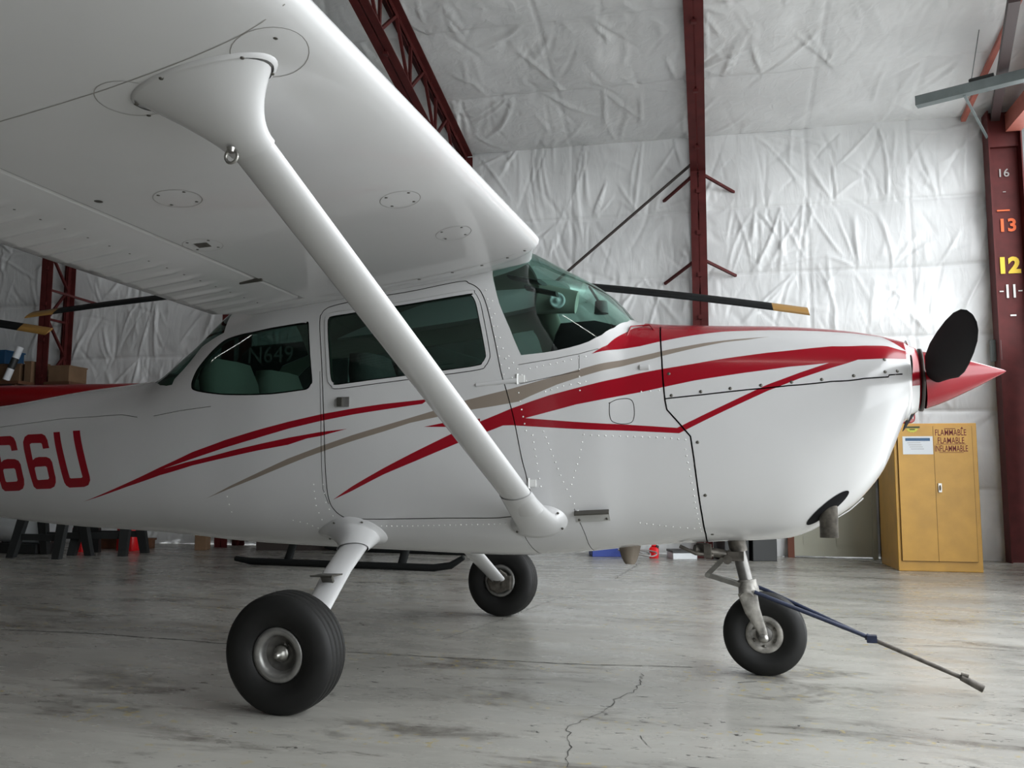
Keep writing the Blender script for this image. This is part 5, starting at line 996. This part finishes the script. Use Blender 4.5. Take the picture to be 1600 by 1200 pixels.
def blob(name, c, r, mt, label, cat, seed=1, flat=0.7):
    t = thing(name, (c[0],c[1],0), label, cat); rs = np.random.default_rng(seed); m = MB(); rg = []
    for i in range(9):
        a = math.pi*i/8; z = r*flat*(1-math.cos(a)); rr = r*max(0.02, math.sin(a)); rg.append([Vector((c[0]+rr*math.cos(b)*(1+rs.normal(0,.08)), c[1]+rr*math.sin(b)*(1+rs.normal(0,.08)), c[2]+z)) for b in np.linspace(0, 2*math.pi, 17)[:-1]])
    m.loft(rg, 0, True); m.build('body', mt, t); return t

def jug(x, y, h, w, mt, label):
    t = thing('fuel_can', (x,y,0), label, 'can'); m = MB()
    m.loft([[Vector((x+a*w/2*k, y+b*w/3*k, z)) for a, b in ((-1,-0.8),(-0.8,-1),(0.8,-1),(1,-0.8),(1,0.8),(0.8,1),(-0.8,1),(-1,0.8))] for z, k in ((0,0.95),(0.02,1),(h*0.8,1),(h*0.92,0.7),(h*0.95,0.3))], 0, True); m.build('body', mt, t)
    m = MB(); m.ell([(x-w*0.3,y,h*0.88),(x-w*0.2,y,h*1.05),(x+w*0.2,y,h*1.05),(x+w*0.3,y,h*0.88)], [0.014]*4, n=8); m.build('handle', mt, t)
    m = MB(); m.ell([(x+w*0.30,y,h*0.9),(x+w*0.40,y,h*1.08)], [0.022,0.018], n=10); m.build('spout', BLACKPL, t)
jug(-6.278,4.340,0.340,0.160,LAMPRED,'red plastic fuel can half hidden behind the sawhorses, the left one')
jug(-6.219,4.467,0.330,0.140,LAMPRED,'red plastic fuel can half hidden behind the sawhorses, the middle one')
jug(-5.892,4.698,0.360,0.240,LAMPRED,'red plastic fuel can right of both sawhorses, the largest of the red cans')
jug(0.241,5.872,0.130,0.100,LAMPRED,'small red can on the floor just behind the belly antenna')

t = thing('white_tank', (-6.776,4.043,0), 'rounded white plastic tank at the left edge behind the first sawhorse', 'tank'); m = MB(); c_ = Vector((-6.776,4.043,0.30))
m.loft([[c_+Vector((a, 0.20*math.cos(b)*k, 0.20*math.sin(b)*k)) for b in np.linspace(0, 2*math.pi, 25)[:-1]] for a, k in ((-0.36,0.5),(-0.33,0.85),(-0.26,1),(0.26,1),(0.33,0.85),(0.36,0.5))], 0, True); m.build('shell', PAPER, t)
m = MB(); m.box(c_-Vector((0,0,0.24)), (0.7,0.4,0.10)); m.build('cradle', BLACKPL, t); m = MB(); m.ell([c_+Vector((0.1,0,0.19)), c_+Vector((0.1,0,0.24))], [0.05,0.05]); m.build('cap', BLACKPL, t)

t = tag(MB().ell([Vector((-0.013,5.734,0.012))+Vector((0.16*math.cos(a*1.7)+0.02*a, 0.10*math.sin(a*1.7), 0.02+0.06*abs(math.sin(a*0.9)))) for a in np.linspace(0, 9, 60)], [0.008]*60, n=8).build('hose', GREYP), 'grey hose coiled on the floor behind the belly antenna', 'hose')

t = thing('storage_shelf', B(-8.3,0.5,0), 'wooden shelf at the left edge carrying boxes behind the red tail boom', 'shelf')
m = MB(); m.prism([B(-9.2,0.15,2.10), B(-7.46,0.15,2.10), B(-7.46,0.80,2.10), B(-9.2,0.80,2.10)], (0,0,0.04)); m.build('shelf_board', WOODD, t)
for s_ in (-9.1,-7.55):
    for o_ in (0.2,0.75): m = MB(); m.bar(B(s_,o_,0), B(s_,o_,2.10), 0.05, 0.05); m.build('leg', WOODD, t)
def sbox(s0, s1, z0, h, mt, name, label, cat, o0=0.2, o1=0.55, lid=None):
    t = thing(name, B((s0+s1)/2,(o0+o1)/2,z0), label, cat); rm = rz; m = MB(); m.box(B((s0+s1)/2,(o0+o1)/2,z0+h/2), (s1-s0,o1-o0,h), rm); m.build('body', mt, t, bevel=0.005)
    m = MB(); m.box(B((s0+s1)/2,(o0+o1)/2,z0+h+0.008), ((s1-s0)*1.04,(o1-o0)*1.04,0.02), rm); m.build('lid', lid or mt, t); return t
sbox(-8.75,-7.67,2.145,0.24,CARD,'cardboard_box','wide cardboard box on the shelf at the left edge, under the blue bin','box')
sbox(-8.75,-7.92,2.41,0.17,BLUE,'storage_bin','blue plastic bin on top of the wide cardboard box','bin')
sbox(-7.60,-7.49,2.145,0.27,CARD,'cardboard_box','narrow cardboard box on the shelf right of the wide box','box')
t = thing('storage_shelf', B(-7.0,0.4,0), 'short wooden shelf just right of the far-left lattice column', 'shelf')
m = MB(); m.prism([B(-7.24,0.15,2.10), B(-6.85,0.15,2.10), B(-6.85,0.60,2.10), B(-7.24,0.60,2.10)], (0,0,0.04)); m.build('shelf_board', WOODD, t)
m = MB(); m.bar(B(-7.05,0.35,0), B(-7.05,0.35,2.10), 0.06, 0.06); m.build('post', WOODD, t)
sbox(-7.22,-6.90,2.145,0.20,CARD,'cardboard_box','low cardboard box on the short shelf right of the far-left column','box')
t = thing('banded_tube', B(-7.70,0.70,2.145), 'white tube with a black band standing on the shelf, leaning right', 'tube')
m = MB(); a_, b_ = B(-7.76,0.68,2.165), B(-7.64,0.60,2.62); m.ell([a_, a_.lerp(b_,0.34)], [0.045,0.045]); m.ell([a_.lerp(b_,0.34), a_.lerp(b_,0.66)], [0.0455,0.0455], mi=1); m.ell([a_.lerp(b_,0.66), b_], [0.045,0.045]); m.build('tube', [PAPER, BLACKPL], t)

# sawhorses
def sawhorse(x, y, rot, label):
    t = thing('sawhorse', (x,y,0), label, 'sawhorse'); rm = Matrix.Rotation(rot, 3, 'Z'); P = lambda a, b, z: Vector((x,y,0))+rm @ Vector((a,b,z))
    for sa in (-1, 1):
        for sb in (-1, 1):
            m = MB(); a = P(sa*0.30, sb*0.24, 0.0); b = P(sa*0.24, sb*0.05, 0.76); m.loft([[a+rm @ Vector(v) for v in ((-0.045,-0.03,0),(0.045,-0.03,0),(0.045,0.03,0),(-0.045,0.03,0))], [b+rm @ Vector(v) for v in ((-0.07,-0.025,0),(0.07,-0.025,0),(0.07,0.025,0),(-0.07,0.025,0))]], smooth=False); m.build('leg', BLACKPL, t)
    m = MB(); m.box(P(0,0,0.79), (0.74,0.12,0.08), rm); m.build('top_beam', BLACKPL, t)
    for sb in (-1, 1): m = MB(); m.box(P(0,sb*0.18,0.22), (0.54,0.03,0.07), rm); m.build('shelf_rail', BLACKPL, t)
sawhorse(-6.038,3.680, R(2), 'black plastic sawhorse under the tail cone, nearest the left edge')
sawhorse(-5.698,4.172, R(12), 'black plastic sawhorse under the tail cone, right of the other sawhorse')
